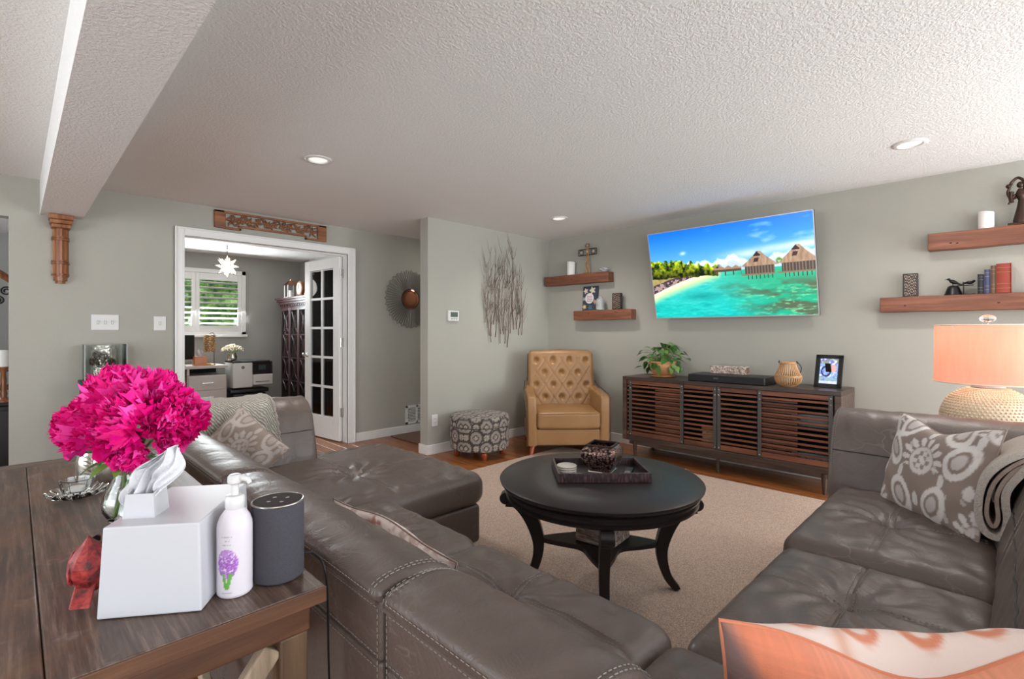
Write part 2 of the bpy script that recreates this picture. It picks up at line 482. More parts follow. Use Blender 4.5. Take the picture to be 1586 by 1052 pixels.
M['oak_box'] = woodmat('amber_wood_box', (150, 84, 44), (196, 130, 84), axis=0, rough=.4)
M['taupe_lam'] = plain('pale_taupe_laminate', (196, 186, 180), .45)
M['mahog'] = woodmat('mahogany', (44, 26, 28), (88, 58, 58), (64, 40, 42), axis=2, rough=.3)
M['gold'] = plain('antique_gold', (176, 138, 96), .35, .7)
M['driftwood'] = MB('whitewashed_block'); _m = M['driftwood']; _h = _m.noise(_m.coord('Object', (4, 26, 26)), 2, 5, .7)
_m.set(col=_m.ramp(_h, [(.38, sc(120, 92, 80)), (.5, sc(182, 160, 148)), (.62, sc(222, 212, 204))]), rough=.8); _m.bump(_h, .6, .006); M['driftwood'] = _m.m
M['shade'] = None
def shademat():
    m = MB('peach_lampshade'); n = m.n; l = m.l
    di = n.new('ShaderNodeBsdfDiffuse'); tl = n.new('ShaderNodeBsdfTranslucent'); mx = n.new('ShaderNodeMixShader'); mx.inputs[0].default_value = .45
    v = m.coord('Object', (1, 1, .1)); w = m.noise(v, 60, 3)
    c = m.mix(w, sc(222, 162, 142), sc(232, 178, 158))
    l.new(c, di.inputs[0]); l.new(c, tl.inputs[0]); l.new(di.outputs[0], mx.inputs[1]); l.new(tl.outputs[0], mx.inputs[2])
    l.new(mx.outputs[0], n['Material Output'].inputs[0]); return m.m
M['shade'] = shademat()
M['bulb'] = MB('lamp_bulb').set(col=(1, 1, 1, 1), ecol=(1, .72, .45, 1), es=4).m
M['lens'] = MB('downlight_lens').set(col=(.9, .9, .88, 1), ecol=(1, .95, .88, 1), es=.6).m
M['starglow'] = MB('star_glass').set(col=(.95, .93, .9, 1), ecol=(1, .93, .82, 1), es=.55, rough=.3).m
M['foliage'] = MB('garden_foliage'); _m = M['foliage']; _h = _m.noise(_m.coord(), 3.5, 6, .7)
_m.set(col=_m.ramp(_h, [(.35, sc(20, 44, 14)), (.5, sc(96, 140, 50)), (.62, sc(190, 214, 110))]), rough=.7); M['foliage'] = _m.m
# ---------------------------------------------------------------- the room
XR, YL, YC, H = 4.88, 5.3, 4.2, 2.44
def wbox(name, boxes, m, **k):
    g = G()
    for b in boxes: g.box(*b)
    return struct(name, g, m, smooth=False, **k)

fl = wbox('floor', [(-3.6, 5.0, -3.0, 8.7, -.06, -.012)], M['floor_gap'])
pr = random.Random(3)
pm = {}
def plankmesh(L):
    if L not in pm:
        g = G(); w = .0635; b = .002
        g.add([(-w, 0, -.012), (w, 0, -.012), (w, L, -.012), (-w, L, -.012), (-w, 0, -b), (w, 0, -b), (w, L, -b), (-w, L, -b),
               (-w + b, b, 0), (w - b, b, 0), (w - b, L - b, 0), (-w + b, L - b, 0)],
              [(3, 2, 1, 0)] + [(i, (i + 1) % 4, (i + 1) % 4 + 4, i + 4) for i in range(4)] + [(i + 4, (i + 1) % 4 + 4, (i + 1) % 4 + 8, i + 8) for i in range(4)] + [(8, 9, 10, 11)])
        o = obj('plank', g, M['plank'], fl, smooth=False); pm[L] = (o, [0])
    return pm[L]
x = 4.88 - .065
ncol = 0
while x > .9:
    y = -1.2 - pr.choice([0, .4, .8, 1.2])
    ye = 4.19 if x > 3.05 else 8.45
    while y < ye:
        L = pr.choice([1.8, 2.2, 2.6])
        o, used = plankmesh(L)
        if used[0]: c = o.copy(); C.objects.link(c)
        else: c = o; used[0] = 1
        c.location = (x, y, 0); y += L + .001
    x -= .13; ncol += 1
# hall floor and the floor below the table: same oak, laid in wide strips
wbox('floor', [(-3.6, 1.02, -3.0, 8.7, -.012, -.001), (3.0, 5, 4.19, 8.7, -.012, -.001)], M['plank'])

wbox('ceiling', [(-3.6, 5.0, -3.0, 8.7, H, H + .1)], M['ceiling'])
wbox('wall_right', [(XR, XR + .12, -3.0, 5.4, 0, H)], M['wall'])
wbox('wall_centre', [(2.99, XR, YC, YC + .133, 0, H)], M['wall'])
wbox('wall_left', [(-.03, 1.06, YL, YL + .12, 0, H), (2.69, XR, YL, YL + .12, 0, H), (1.06, 2.69, YL, YL + .12, 2.17, H),
                   (-1.3, -.03, YL, YL + .12, 2.13, H), (-3.6, -1.3, YL, YL + .12, 0, H)], M['wall'])
wbox('wall_back', [(-3.6, -2.6, -3.0, -2.88, 0, H), (-.6, .6, -3.0, -2.88, 0, H), (4.2, 5, -3.0, -2.88, 0, H), (-2.6, -.6, -3.0, -2.88, 2.2, H),
                   (.6, 4.2, -3.0, -2.88, 0, .4), (.6, 4.2, -3.0, -2.88, 2.25, H)], M['wall'])
wbox('wall_kitchen', [(-3.6, -3.48, -3, .5, 0, H), (-3.6, -3.48, 3.9, 8.7, 0, H), (-3.6, -3.48, .5, 3.9, 0, .45), (-3.6, -3.48, .5, 3.9, 2.3, H)], M['wall'])
wbox('wall_partition', [(.14, .26, 5.42, 8.7, 0, H)], M['wall_office'])
wbox('wall_office_right', [(3.42, 3.54, 5.42, 8.7, 0, H)], M['wall_office'])
wbox('wall_office_back', [(.26, .98, 8.5, 8.62, 0, H), (2.5, 3.42, 8.5, 8.62, 0, H), (.98, 2.5, 8.5, 8.62, 0, 1.28), (.98, 2.5, 8.5, 8.62, 2.12, H),
                          (-3.6, .14, 8.5, 8.62, 0, H)], M['wall_office'])
wbox('ceiling_beam', [(.14, .39, -2.88, YL, 2.17, H)], M['ceiling'])
g = G().box(-.09, .14, -2.88, YL, H - .012, H); 
def base(name, x0, x1, y0, y1):
    g = G().box(x0, x1, y0, y1, 0, .1); o = struct(name, g, M['white'], smooth=False, bevel=.004); return o
base('baseboard_right', XR - .014, XR, -2.8, YC)
base('baseboard_centre', 2.976, XR - .014, YC - .014, YC)
base('baseboard_centre_end', 2.976, 2.99, YC, YC + .147)
base('baseboard_left', 2.765, XR, YL - .014, YL)
base('baseboard_left_short', -.03, 1.01, YL - .014, YL)
base('baseboard_hall', 2.99, XR, YC + .133, YC + .147)
# french door casing
g = G()
def casing(g, y0, y1):
    for a, b in ((0, .018), (.012, .026)):
        pass
    g.box(1.015, 1.09, y0, y1, 0, 2.215); g.box(2.665, 2.755, y0, y1, 0, 2.215); g.box(1.09, 2.665, y0, y1, 2.14, 2.215)
    g.box(1.075, 1.09, y0 - .008, y1, 0, 2.14); g.box(2.665, 2.68, y0 - .008, y1, 0, 2.14); g.box(1.075, 2.68, y0 - .008, y1, 2.14, 2.155)
    g.box(2.74, 2.755, y0 - .01, y1, 0, 2.215); g.box(1.015, 1.03, y0 - .01, y1, 0, 2.215); g.box(1.03, 2.74, y0 - .01, y1, 2.2, 2.215)
casing(g, YL - .02, YL)
g.box(1.06, 1.09, YL, YL + .13, 0, 2.14); g.box(2.665, 2.69, YL, YL + .13, 0, 2.14); g.box(1.06, 2.69, YL, YL + .13, 2.14, 2.17)
g.box(1.09, 1.1, YL + .05, YL + .08, 0, 2.14); g.box(1.09, 2.665, YL + .05, YL + .08, 2.128, 2.14)
struct('trim_1', g, M['white'], smooth=False, bevel=.003)

# french door leaf, swung into the office
d = thing('door_1', 'white french door with ten glass panes swung open into the office', 'door', (2.635, 5.40, 0), radians(96.4))
d['kind'] = 'structure'
DW, DT = .745, .02
g = G().box(0, .12, -DT, DT, .012, 2.12); obj('stile', g, M['white'], d, smooth=False, bevel=.003)
g = G().box(DW - .12, DW, -DT, DT, .012, 2.12); obj('stile', g, M['white'], d, smooth=False, bevel=.003)
g = G().box(.12, DW - .12, -DT, DT, .012, .27); obj('bottom_rail', g, M['white'], d, smooth=False, bevel=.003)
g = G().box(.12, DW - .12, -DT, DT, 2.0, 2.12); obj('top_rail', g, M['white'], d, smooth=False, bevel=.003)
g = G().box(DW / 2 - .014, DW / 2 + .014, -.014, .014, .27, 2.0)
zs = [.27 + (2.0 - .27) * i / 5 for i in range(6)]
for z in zs[1:-1]: g.box(.12, DW - .12, -.014, .014, z - .014, z + .014)
obj('muntin', g, M['white'], d, smooth=False, bevel=.002)
for i in range(5):
    for j in range(2):
        x0 = .12 if j == 0 else DW / 2 + .014; x1 = DW / 2 - .014 if j == 0 else DW - .12
        obj('pane', G().box(x0, x1, -.002, .002, zs[i] + .014, zs[i + 1] - .014), M['pane'], d, smooth=False)
g = G()
for s in (-1, 1):
    g.tube([(DW - .055, s * .02, .98), (DW - .055, s * .035, .98), (DW - .055, s * .05, .98), (DW - .055, s * .07, .98), (DW - .055, s * .078, .98)], [.026, .011, .012, .026, .012], 14)
obj('door_knob', g, M['chrome'], d)
for z in (1.93, 1.14, .34):
    g = G().box(-.022, .03, .0, -.028, z - .05, z + .05); g.cyl((-.004, .0, z - .052), (-.004, .0, z + .052), .009)
    g.cyl((-.004, -.026, z - .054), (-.004, -.026, z + .054), .009)
    obj('hinge', g, M['chrome'], d)

# shuttered office window
w = thing('window_1', 'white plantation shutters over the office window', 'window', (1.75, 8.5, 1.7)); w['kind'] = 'structure'
x0, x1, z0, z1 = .88, 2.565, 1.205, 2.205
g = G()
for b in ((x0, x1, z1 - .06, z1), (x0, x1, z0, z0 + .06), (x0, x0 + .06, z0, z1), (x1 - .06, x1, z0, z1)):
    g.box(b[0], b[1], 8.45, 8.5, b[2], b[3])
g.box(x0 - .02, x1 + .02, 8.44, 8.5, z0 - .02, z0 + .012)
obj('window_frame', g, M['white'], w, smooth=False, bevel=.004, world=True)
for a, b in ((1.885, x1 - .062), (.942, 1.883)):
    p = node('shutter_panel', w)
    g = G(); st = .052
    g.box(a, a + st, 8.455, 8.485, z0 + .062, z1 - .062); g.box(b - st, b, 8.455, 8.485, z0 + .062, z1 - .062)
    g.box(a + st, b - st, 8.455, 8.485, z0 + .062, z0 + .15); g.box(a + st, b - st, 8.455, 8.485, z1 - .165, z1 - .062)
    v = [(q[0] - 1.75, q[1] - 8.5, q[2] - 1.7) for q in g.v]; g.v = v
    obj('shutter_frame', g, M['white'], p, smooth=False, bevel=.003)
    n = 9
    for i in range(n):
        z = z0 + .15 + (z1 - z0 - .315) * (i + .5) / n
        g = G(); L = (b - a - 2 * st) / 2 - .002
        g.soft((L, .036, .005), .004, (1, 2, 1), 2, M=Matrix.Translation((0, 0, 0)) @ Matrix.Rotation(radians(-14), 4, 'X'))
        o = obj('louver', g, M['white'], p); o.location = ((a + b) / 2 - 1.75, -.03, z - 1.7)
g = G().box(.98, 2.5, 8.56, 8.566, 1.28, 2.12); obj('window_pane', g, M['pane'], w, smooth=False, world=True)

# hedge outside
g = G()
def hedge(u, v):
    x = -1.5 + 6 * u; z = -.2 + 3.0 * v
    from mathutils import noise as nz
    k = nz.noise(Vector((x * 2.3, z * 2.3, 1))) * .35 + nz.noise(Vector((x * 7, z * 7, 4))) * .12 + nz.noise(Vector((x * 22, z * 22, 4))) * .05
    return (x, 10.8 + k + .6 * v, z)
g.grid(hedge, 160, 90)
o = obj('garden_hedge', g, M['foliage']); setp(o, 'leafy green hedge seen through the shutters of the office window', 'hedge')
g = G().box(-6, 8, 8.7, 16, -.3, -.2); setp(obj('lawn', g, M['foliage'], smooth=False), 'garden ground outside the office window', 'lawn', kind='structure')

# ---------------------------------------------------------------- fixtures on ceiling and walls
def downlight(x, y, lab):
    t = thing('recessed_light', lab, 'ceiling light', (x, y, H), group='recessed ceiling lights')
    g = G().lathe([(.088, 0), (.09, -.004), (.084, -.008), (.066, -.009), (.062, -.004), (.06, 0)], 40)
    obj('trim_ring', g, M['white'], t)
    obj('lens', G().lathe([(.06, -.002), (.04, -.0035), (0.00001, -.004)], 32), M['lens'], t)
    l = bpy.data.lights.new('downlight', 'SPOT'); l.energy = 55; l.color = (1, .95, .9); l.spot_size = radians(150); l.spot_blend = 1; l.shadow_soft_size = .09
    o = bpy.data.objects.new('downlight', l); C.objects.link(o); o.parent = t; o.location = (0, 0, -.03)
    return t
downlight(1.465, 3.328, 'round recessed ceiling light nearest the office doorway')
downlight(3.982, 3.284, 'small far recessed ceiling light above the tan armchair')
downlight(3.954, .43, 'round recessed ceiling light above the right wall shelves')

def plate(x0, x1, z0, z1, y, name, lab, cat, n, tog=True):
    t = thing(name, lab, cat, ((x0 + x1) / 2, y, (z0 + z1) / 2))
    w2, h2 = (x1 - x0) / 2, (z1 - z0) / 2
    obj('cover_plate', G().box(-w2, w2, -.006, 0, -h2, h2), M['white_plastic'], t, smooth=False, bevel=.003)
    for i in range(n):
        cx = (i - (n - 1) / 2) * .046
        if tog:
            obj('slot', G().box(cx - .007, cx + .007, -.0075, -.006, -.015, .015), M['pewter'], t, smooth=False); g = G().box(cx - .005, cx + .005, -.018, -.006, .0, .012); g.box(cx - .0055, cx + .0055, -.009, -.006, -.013, .013)
            obj('toggle', g, M['white_plastic'], t, smooth=False, bevel=.001)
        else:
            for s in (-1, 1):
                g = G().soft((.016, .002, .0135), .0018, (2, 1, 2), 2, c=(cx, -.0072, s * .02)); obj('receptacle', g, M['white_plastic'], t)
                g = G(); 
                for q in (-.006, .006): g.box(cx + q - .001, cx + q + .001, -.0098, -.009, s * .02 - .003, s * .02 + .006)
                obj('slot', g, M['black'], t, smooth=False)
    return t
plate(.443, .622, 1.278, 1.406, YL, 'light_switch', 'wide white triple switch plate above the glass vase box', 'switch', 3)
plate(.863, .953, 1.275, 1.40, YL, 'light_switch', 'single white switch plate beside the office door casing', 'switch', 1)
plate(3.038, 3.112, .285, .405, YC, 'wall_outlet', 'white double power outlet beside the round ottoman', 'outlet', 1, False)
t = thing('thermostat', 'white wall thermostat with grey display on the centre wall', 'thermostat', (3.307, YC, 1.433))
obj('housing', G().box(-.072, .072, -.028, 0, -.056, .056), M['white_plastic'], t, smooth=False, bevel=.006)
obj('display', G().box(-.045, .05, -.030, -.027, -.012, .04), plain('lcd_grey', (92, 98, 92), .3), t, smooth=False)
g = G()
for i in range(3): g.box(-.035 + i * .03, -.02 + i * .03, -.031, -.027, -.035, -.027)
obj('button', g, M['pewter'], t, smooth=False)

t = thing('wall_vent', 'white metal return air vent low on the hallway wall', 'vent', (3.6, YL, .225))
g = G(); a, b = .165, .115
for q in ((-a, a, b - .03, b), (-a, a, -b, -b + .03), (-a, -a + .03, -b, b), (a - .03, a, -b, b), (-.012, .012, -b, b)): g.box(q[0], q[1], -.012, 0, q[2], q[3])
obj('vent_frame', g, M['white'], t, smooth=False, bevel=.002)
obj('vent_back', G().box(-a + .02, a - .02, -.003, -.001, -b + .02, b - .02), M['dark_inside'], t, smooth=False)
for i in range(9):
    z = -b + .04 + i * (2 * b - .08) / 8
    g = G().box(-a + .03, a - .03, -.006, .006, -.0015, .0015); 
    g.v = [((Matrix.Rotation(.7, 4, 'X') @ Vector(q)) + Vector((0, -.007, z)))[:] for q in g.v]
    obj('slat', g, M['white'], t, smooth=False)

# corbel under the beam
t = thing('corbel', 'carved brown wooden corbel on the wall beneath the ceiling beam', 'corbel', (.257, YL, 1.644))
g = G(); 
for (w2, dd, z0, z1) in ((.072, .15, .487, .524), (.066, .138, .455, .487), (.058, .122, .425, .455)): g.box(-w2, w2, -dd, 0, z0, z1)
obj('capital', g, M['corbel'], t, smooth=False, bevel=.006)
g = G()
def halfround(r, z0, z1, g, fl=0):
    n = 24; pts = []
    for i in range(n + 1):
        a = pi * i / n; rr = r - (fl * abs(sin(a * 4.5)))
        pts.append((rr * cos(a), -rr * sin(a) * 1.5))
    g.prism(pts, z0, z1)
halfround(.05, .05, .43, g, .007)
obj('shaft', g, M['corbel'], t)
for z0, z1, r in ((.335, .35, .055), (.355, .365, .053), (.15, .165, .055), (.17, .18, .053), (.06, .075, .053)):
    g = G(); halfround(r, z0, z1, g); obj('band', g, M['corbel'], t)
g = G(); halfround(.042, .02, .05, g); halfround(.03, 0, .02, g); obj('foot', g, M['corbel'], t)

# carved panel above the door
t = thing('wall_carving', 'long carved openwork wooden panel above the office doorway', 'wall decoration', (1.8705, YL, 2.335))
a = .5415
g = G()
for q in ((-a, -a + .085, -.085, .082), (a - .085, a, -.09, .082), (-a, a, .062, .082), (-a + .085, -a + .23, -.09, -.068), (a - .23, a - .085, -.09, -.07),
          (-a + .21, -a + .23, -.09, -.045), (a - .23, a - .21, -.09, -.045), (-a + .23, a - .23, -.062, -.04), (-a+.08,-a+.095,-.09,.07),(a-.095,a-.08,-.09,.07)):
    g.box(q[0], q[1], -.03, -.004, q[2], q[3])
obj('panel_frame', g, M['carved'], t, smooth=False, bevel=.004)
g = G(); rr = random.Random(11)
def leafy(g, cx, cz, ang, L, wd):
    pts = []
    for i in range(9):
        u = i / 8; pts.append((cx + cos(ang + .5 * u) * L * u, -.018, cz + sin(ang + .5 * u) * L * u))
    g.tube(pts, [.002 + wd * sin(pi * min(1, i / 8 + .08)) for i in range(9)], 6)
n = 11
for i in range(n):
    cx = -a + .15 + (2 * a - .3) * i / (n - 1); cz = .012 + (-.02 if i in (0, 10) else 0)
    sg = 1 if i % 2 else -1
    g.ell((cx, -.02, cz), (.011, .012, .011), 10, 6)
    for k in range(5): leafy(g, cx, cz, k * 2 * pi / 5 + i, .047 if i not in (0, 10) else .062, .008)
    if i < n - 1:
        g.tube(spline([(cx, -.018, cz), (cx + .025, -.02, cz + .04 * sg), (cx + .06, -.02, cz + .02 * sg), (cx + .08, -.018, cz - .04 * sg), (cx + .1, -.018, cz)], 4), .006, 6)
        leafy(g, cx + .05, .03 * sg, 1.2 * sg, .03, .007)
for i in range(40):
    leafy(g, rr.uniform(-a + .1, a - .1), rr.uniform(-.03, .05), rr.uniform(0, 6.28), .035, .005)
obj('openwork_scroll', g, M['carved'], t)

# sunburst mirror in the hall
t = thing('sunburst_mirror', 'round sunburst wall mirror with looped wire rays and copper centre', 'mirror', (3.50, YL, 1.672))
g = G().lathe([(0.00001, .023), (.06, .022), (.118, .0195), (.123, .015)], 40, M=Matrix.Rotation(pi / 2, 4, 'X')); obj('mirror_disc', g, M['copper'], t)
g = G().tube([(.124 * cos(i * pi / 20), -.014, .124 * sin(i * pi / 20)) for i in range(40)], .006, 8, closed=True); obj('rim', g, M['bronze'], t)
ray = None
for k in range(62):
    if ray is None:
        g = G(); pts = [(.105, -.01, -.003), (.2, -.02, -.006), (.31, -.014, -.011), (.335, -.012, -.013), (.348, -.012, -.006), (.35, -.012, 0), (.348, -.012, .006), (.335, -.012, .013), (.31, -.014, .011), (.2, -.02, .006), (.105, -.01, .003)]
        g.tube(pts, .003, 5); ray = obj('ray', g, M['pewter'], t); o = ray
    else: o = ray.copy(); C.objects.link(o)
    o.rotation_euler = (0, k * 2 * pi / 62, 0); o.scale = (1 + .05 * (k % 2) - .02,) * 3

# twig wall sculpture
t = thing('twig_sculpture', 'dark metal twig wall sculpture of upright branches', 'wall decoration', (4.05, YC, 1.67))
tr = random.Random(5)
for k in range(20):
    cx = -.32 + .64 * (k + .5) / 20 + tr.uniform(-.012, .012); g = G()
    z0 = -.60 + tr.choice([0, .05, .12, .16, .2, .26]) + abs(cx) * .12; z1 = .64 - abs(abs(cx) - .12) * .5 - tr.uniform(0, .3)
    n = 12; p = []; yy = -tr.uniform(.008, .035)
    for i in range(n + 1):
        u = i / n; p.append(Vector((cx + .012 * sin(u * 9 + k) + tr.uniform(-.005, .005), yy - .008 * sin(u * 5 + k), z0 + (z1 - z0) * u)))
    g.tube(p, [.0042 * (1 - .75 * i / n) for i in range(n + 1)], 5)
    for j in range(10):
        i = tr.randint(2, n - 1); s = tr.choice([-1, 1]); L = tr.uniform(.06, .2) ; q = p[i]
        g.tube([q, q + Vector((s * L * .28, -.006, L * .5)), q + Vector((s * L * .36, -.004, L * .95)), q + Vector((s * L * .5, -.002, L * 1.3))], [.0022, .0017, .0012, .0008], 4)
    if k % 4 == 1:
        q = p[3]; g.tube([q, q + Vector((.07, -.004, .07)), q + Vector((.12, 0, .12))], [.003, .003, .002], 4)
    obj('branch', g, M['branch'], t)

# doormat in hall
g = G().soft((.6, .36, .006), .005, (2, 2, 1), 2); o = obj('doormat', g, M['mat']); o.location = (3.80, 4.90, .008)
setp(o, 'brown speckled mat on the hallway floor by the vent', 'mat')
# ---------------------------------------------------------------- picture painting helpers (colour attributes, numpy)
_rs = np.random.RandomState(4)
_lat = _rs.rand(256, 256)
def vn(x, y):
    xi = np.floor(x).astype(int); yi = np.floor(y).astype(int); fx = x - xi; fy = y - yi
    fx = fx * fx * (3 - 2 * fx); fy = fy * fy * (3 - 2 * fy)
    a = _lat[xi % 256, yi % 256]; b = _lat[(xi + 1) % 256, yi % 256]; c = _lat[xi % 256, (yi + 1) % 256]; d = _lat[(xi + 1) % 256, (yi + 1) % 256]
    return (a * (1 - fx) + b * fx) * (1 - fy) + (c * (1 - fx) + d * fx) * fy
def fbm(x, y, o=4):
    s = 0; a = .5; t = 0
    for i in range(o): s = s + a * vn(x * 2 ** i + 17 * i, y * 2 ** i + 31 * i); t += a; a *= .5
    return s / t
def lay(col, mask, c):
    m = np.clip(mask, 0, 1)[:, None]; return col * (1 - m) + np.asarray(c, float) * m
def step(x, w=.004): return np.clip(x / w + .5, 0, 1)

def beach(u, v):
    A = 1.78; x = u * A
    c = np.zeros((len(u), 3)); hz = .5
    sky = np.clip((v - .5) / .5, 0, 1)[:, None]
    c = (1 - sky) * np.array([120, 190, 240]) + sky * np.array([8, 104, 214])
    n = fbm(x * 3, v * 9); c = lay(c, (n - .55) * 3 * step(.35 - np.abs(u - .8), .3) * step(v - .68, .1), [190, 215, 245])
    band = np.exp(-((v - (.66 + .1 * (u - .6))) / .05) ** 2) * step(u - .52, .25); c = lay(c, band * (.35 + .8 * fbm(x * 4, v * 14)), [205, 218, 240])
    ct = .565 + .13 * fbm(x * 5 + 3, x * 0 + 2) + .08 * (fbm(x * 17, x * 0 + 9) - .5)
    c = lay(c, step(ct - v, .02) * (.75 + .4 * fbm(x * 9, v * 16)), [225, 230, 245])
    c = lay(c, step(ct - .045 - v, .05) * .6, [150, 175, 215])
    c = lay(c, np.exp(-(((x - .42) / .035) ** 2 + ((v - .735) / .02) ** 2)) * 1.2 * fbm(x * 14, v * 20), [240, 242, 250])
    # sea
    w = fbm(x * 6, v * 22); w2 = fbm(x * 16, v * 60)
    sea = np.zeros_like(c) + np.array([20, 196, 186])
    dd = np.clip((hz - v) / .5, 0, 1)[:, None]
    sea = (1 - dd) * np.array([70, 196, 190]) + dd * np.array([10, 178, 172])
    sea = lay(sea, (w2 - .4) * .9, [110, 226, 206]); sea = lay(sea, (w - .5) * 2.2, [4, 150, 150])
    gr = np.clip(step(u - .62 + .5 * (v - .2), .35) * step(.52 - v, .1), 0, 1)
    sea = lay(sea, gr * .75, [44, 150, 104])
    rf = fbm(x * 4 + 5, v * 12 + 3); sea = lay(sea, gr * np.clip((rf - .46) * 6, 0, 1) * step(.36 - v, .1) * .85, [86, 84, 66])
    sea = lay(sea, gr * np.clip((w2 - .55) * 5, 0, 1) * step(.3 - v, .1) * .7, [120, 214, 160])
    sea = lay(sea, np.exp(-(((x - .62) / .22) ** 2 + ((v - .24) / .05) ** 2)) * .6, [0, 122, 124])
    m = step(hz - v, .006); c = c * (1 - m[:, None]) + sea * m[:, None]
    # beach: shoreline curve
    sh = .24 + .26 * np.clip(u / .46, 0, 1) ** .8
    lf = step(.47 - u, .02)
    c = lay(c, step(v - sh + .06, .08) * step(sh + .08 - v, .02) * lf * step(.52 - v, .02) * .9, [214, 216, 160])
    c = lay(c, step(v - sh, .012) * step(.5 - v, .02) * lf, [240, 226, 196])
    rk = sh + .035 + .015 * (fbm(x * 12, x * 0) - .5); r = fbm(x * 40, v * 46, 3)
    m = step(v - rk, .008) * step(rk + .085 * (1 - .75 * u / .46) + .02 - v, .012) * lf
    rc = np.array([66, 54, 60]) * (1 - (r[:, None] > .5)) + np.array([158, 136, 134]) * (r[:, None] > .5)
    c = c * (1 - m[:, None]) + rc * m[:, None]
    b0 = rk + .10 * (1 - .7 * u / .46)
    m = step(v - b0, .01) * step(.53 - v, .02) * lf; sc_ = fbm(x * 30, v * 20)
    c = c * (1 - m[:, None]) + (np.array([196, 176, 120]) * sc_[:, None] + np.array([120, 110, 60]) * (1 - sc_[:, None])) * m[:, None]
    tt = .70 - .30 * u + .05 * (fbm(x * 30, x * 0 + 4) - .5) * 2; tb = .47 - .02 * u + .03 * (fbm(x * 18, x * 0 + 7) - .5)
    m = step(tt - v, .008) * step(v - tb, .012) * step(.455 - u, .02)
    t = np.clip((fbm(x * 34, v * 30, 4) - .5) * 2.2 + .5, 0, 1); hh = np.clip((v - tb) / (tt - tb + 1e-3), 0, 1)
    tc = np.outer(1 - t, [10, 36, 6]) + np.outer(t, [190, 206, 40]) ; tc = tc * (.35 + .85 * hh[:, None])
    c = c * (1 - m[:, None]) + tc * m[:, None]
    # far huts
    m = step(u - .43, .004) * step(.60 - u, .004)
    zz = .555 - .05 * np.abs(((u * 22) % 1) - .5)
    c = lay(c, m * step(zz - v, .004) * step(v - .515, .004), [150, 122, 96]); c = lay(c, m * step(.515 - v, .003) * step(v - .49, .003), [80, 66, 58])
    c = lay(c, m * step(.49 - v, .003) * step(v - .45, .003) * (((u * 20) % 1) < .14), [60, 54, 50])
    # near huts
    for ax, hw, top, base in ((.705, .095, .675, .525), (.915, .10, .70, .53)):
        k = np.clip((top - v) / (top - base), 0, 1); half = 1.12 * hw * (.10 + .90 * k ** 1.15)
        c = lay(c, step(half * .78 - np.abs(u - ax), .003) * step(base + .005 - v, .003) * step(v - .445, .003), [70, 62, 62])
        c = lay(c, step(half * .78 - np.abs(u - ax), .003) * step(base - v, .003) * step(v - .445, .003) * (((u * 60) % 1) < .3), [112, 96, 80])
        s = fbm(x * 50, v * 12); m = step(half - np.abs(u - ax), .003) * step(top - v, .003) * step(v - base, .003)
        c = c * (1 - m[:, None]) + (np.outer(s, [186, 160, 132]) + np.outer(1 - s, [120, 94, 78])) * m[:, None]
        q = (np.abs(u - (ax - .01)) < .02 * np.clip((top - v) / .04, 0, 1)) & (v > top - .05) & (v < top - .005); c = lay(c, q * 1.0, [50, 34, 36])
        q = (np.abs(u - (ax - .015) - .2 * (v - top + .085)) < .013) & (v > top - .11) & (v < top - .065); c = lay(c, q * 1.0, [62, 44, 44])
        c = lay(c, step(hw - np.abs(u - ax + .01), .003) * step(.445 - v, .003) * step(v - .43, .003), [128, 104, 84])
        c = lay(c, step(hw * .9 - np.abs(u - ax), .003) * step(.43 - v, .003) * step(v - .39, .003) * (((u * 44) % 1) < .2), [54, 42, 40])
    q = step(.03 - np.hypot(x - .815 * A, (v - .56) * 1.0), .01) * (fbm(x * 40, v * 40) > .42); c = lay(c, q, [90, 130, 30])
    return srgb2lin(np.clip(c, 0, 255))

# ---------------------------------------------------------------- television
TVZ = 1.40
tv = thing('television', 'large wall television tilted down showing a tropical beach with thatched huts', 'television', (4.79, 1.865, 1.405))
ang = math.atan2(.19, .865); Wt, Ht = 1.50, .88
TM = Matrix.Rotation(-ang, 4, 'Y')      # leans its top into the room (-x)
def tvp(g): g.v = [tuple(TM @ Vector(p)) for p in g.v]; return g
g = tvp(G().soft((.014, Wt / 2, Ht / 2), .005, (1, 1, 1), 2, c=(0, 0, Ht / 2))); obj('screen_housing', g, plain('dark_grey_plastic', (50, 50, 54), .4), tv)
g = G()
for b in ((-Wt / 2, Wt / 2, 0, .009), (-Wt / 2, Wt / 2, Ht - .007, Ht), (-Wt / 2, -Wt / 2 + .007, 0, Ht), (Wt / 2 - .007, Wt / 2, 0, Ht)):
    g.box(-.0175, .010, b[0], b[1], b[2], b[3])
obj('bezel', tvp(g), plain('silver_bezel', (196, 196, 196), .3, .3), tv, smooth=False)
y0, y1, z0, z1 = -Wt / 2 + .007, Wt / 2 - .007, .009, Ht - .007
g = G().grid(lambda u, v: (-.0165, y1 + (y0 - y1) * u, z0 + (z1 - z0) * v), 420, 236)
uv = np.array([(p[1], p[2]) for p in g.v]); colr = beach((uv[:, 0] - y1) / (y0 - y1), (uv[:, 1] - z0) / (z1 - z0))
tvp(g); obj('lit_screen', g, M['screen'], tv, paint=lambda co: colr, recalc=False)
g = G().box(-.05, .08, -.2, .2, .28, .62); g.box(-.02, .07, -.3, .3, .3, .34); g.box(-.06, .06, -.3, .3, .54, .58); obj('wall_bracket', g, M['blackm'], tv, smooth=False)

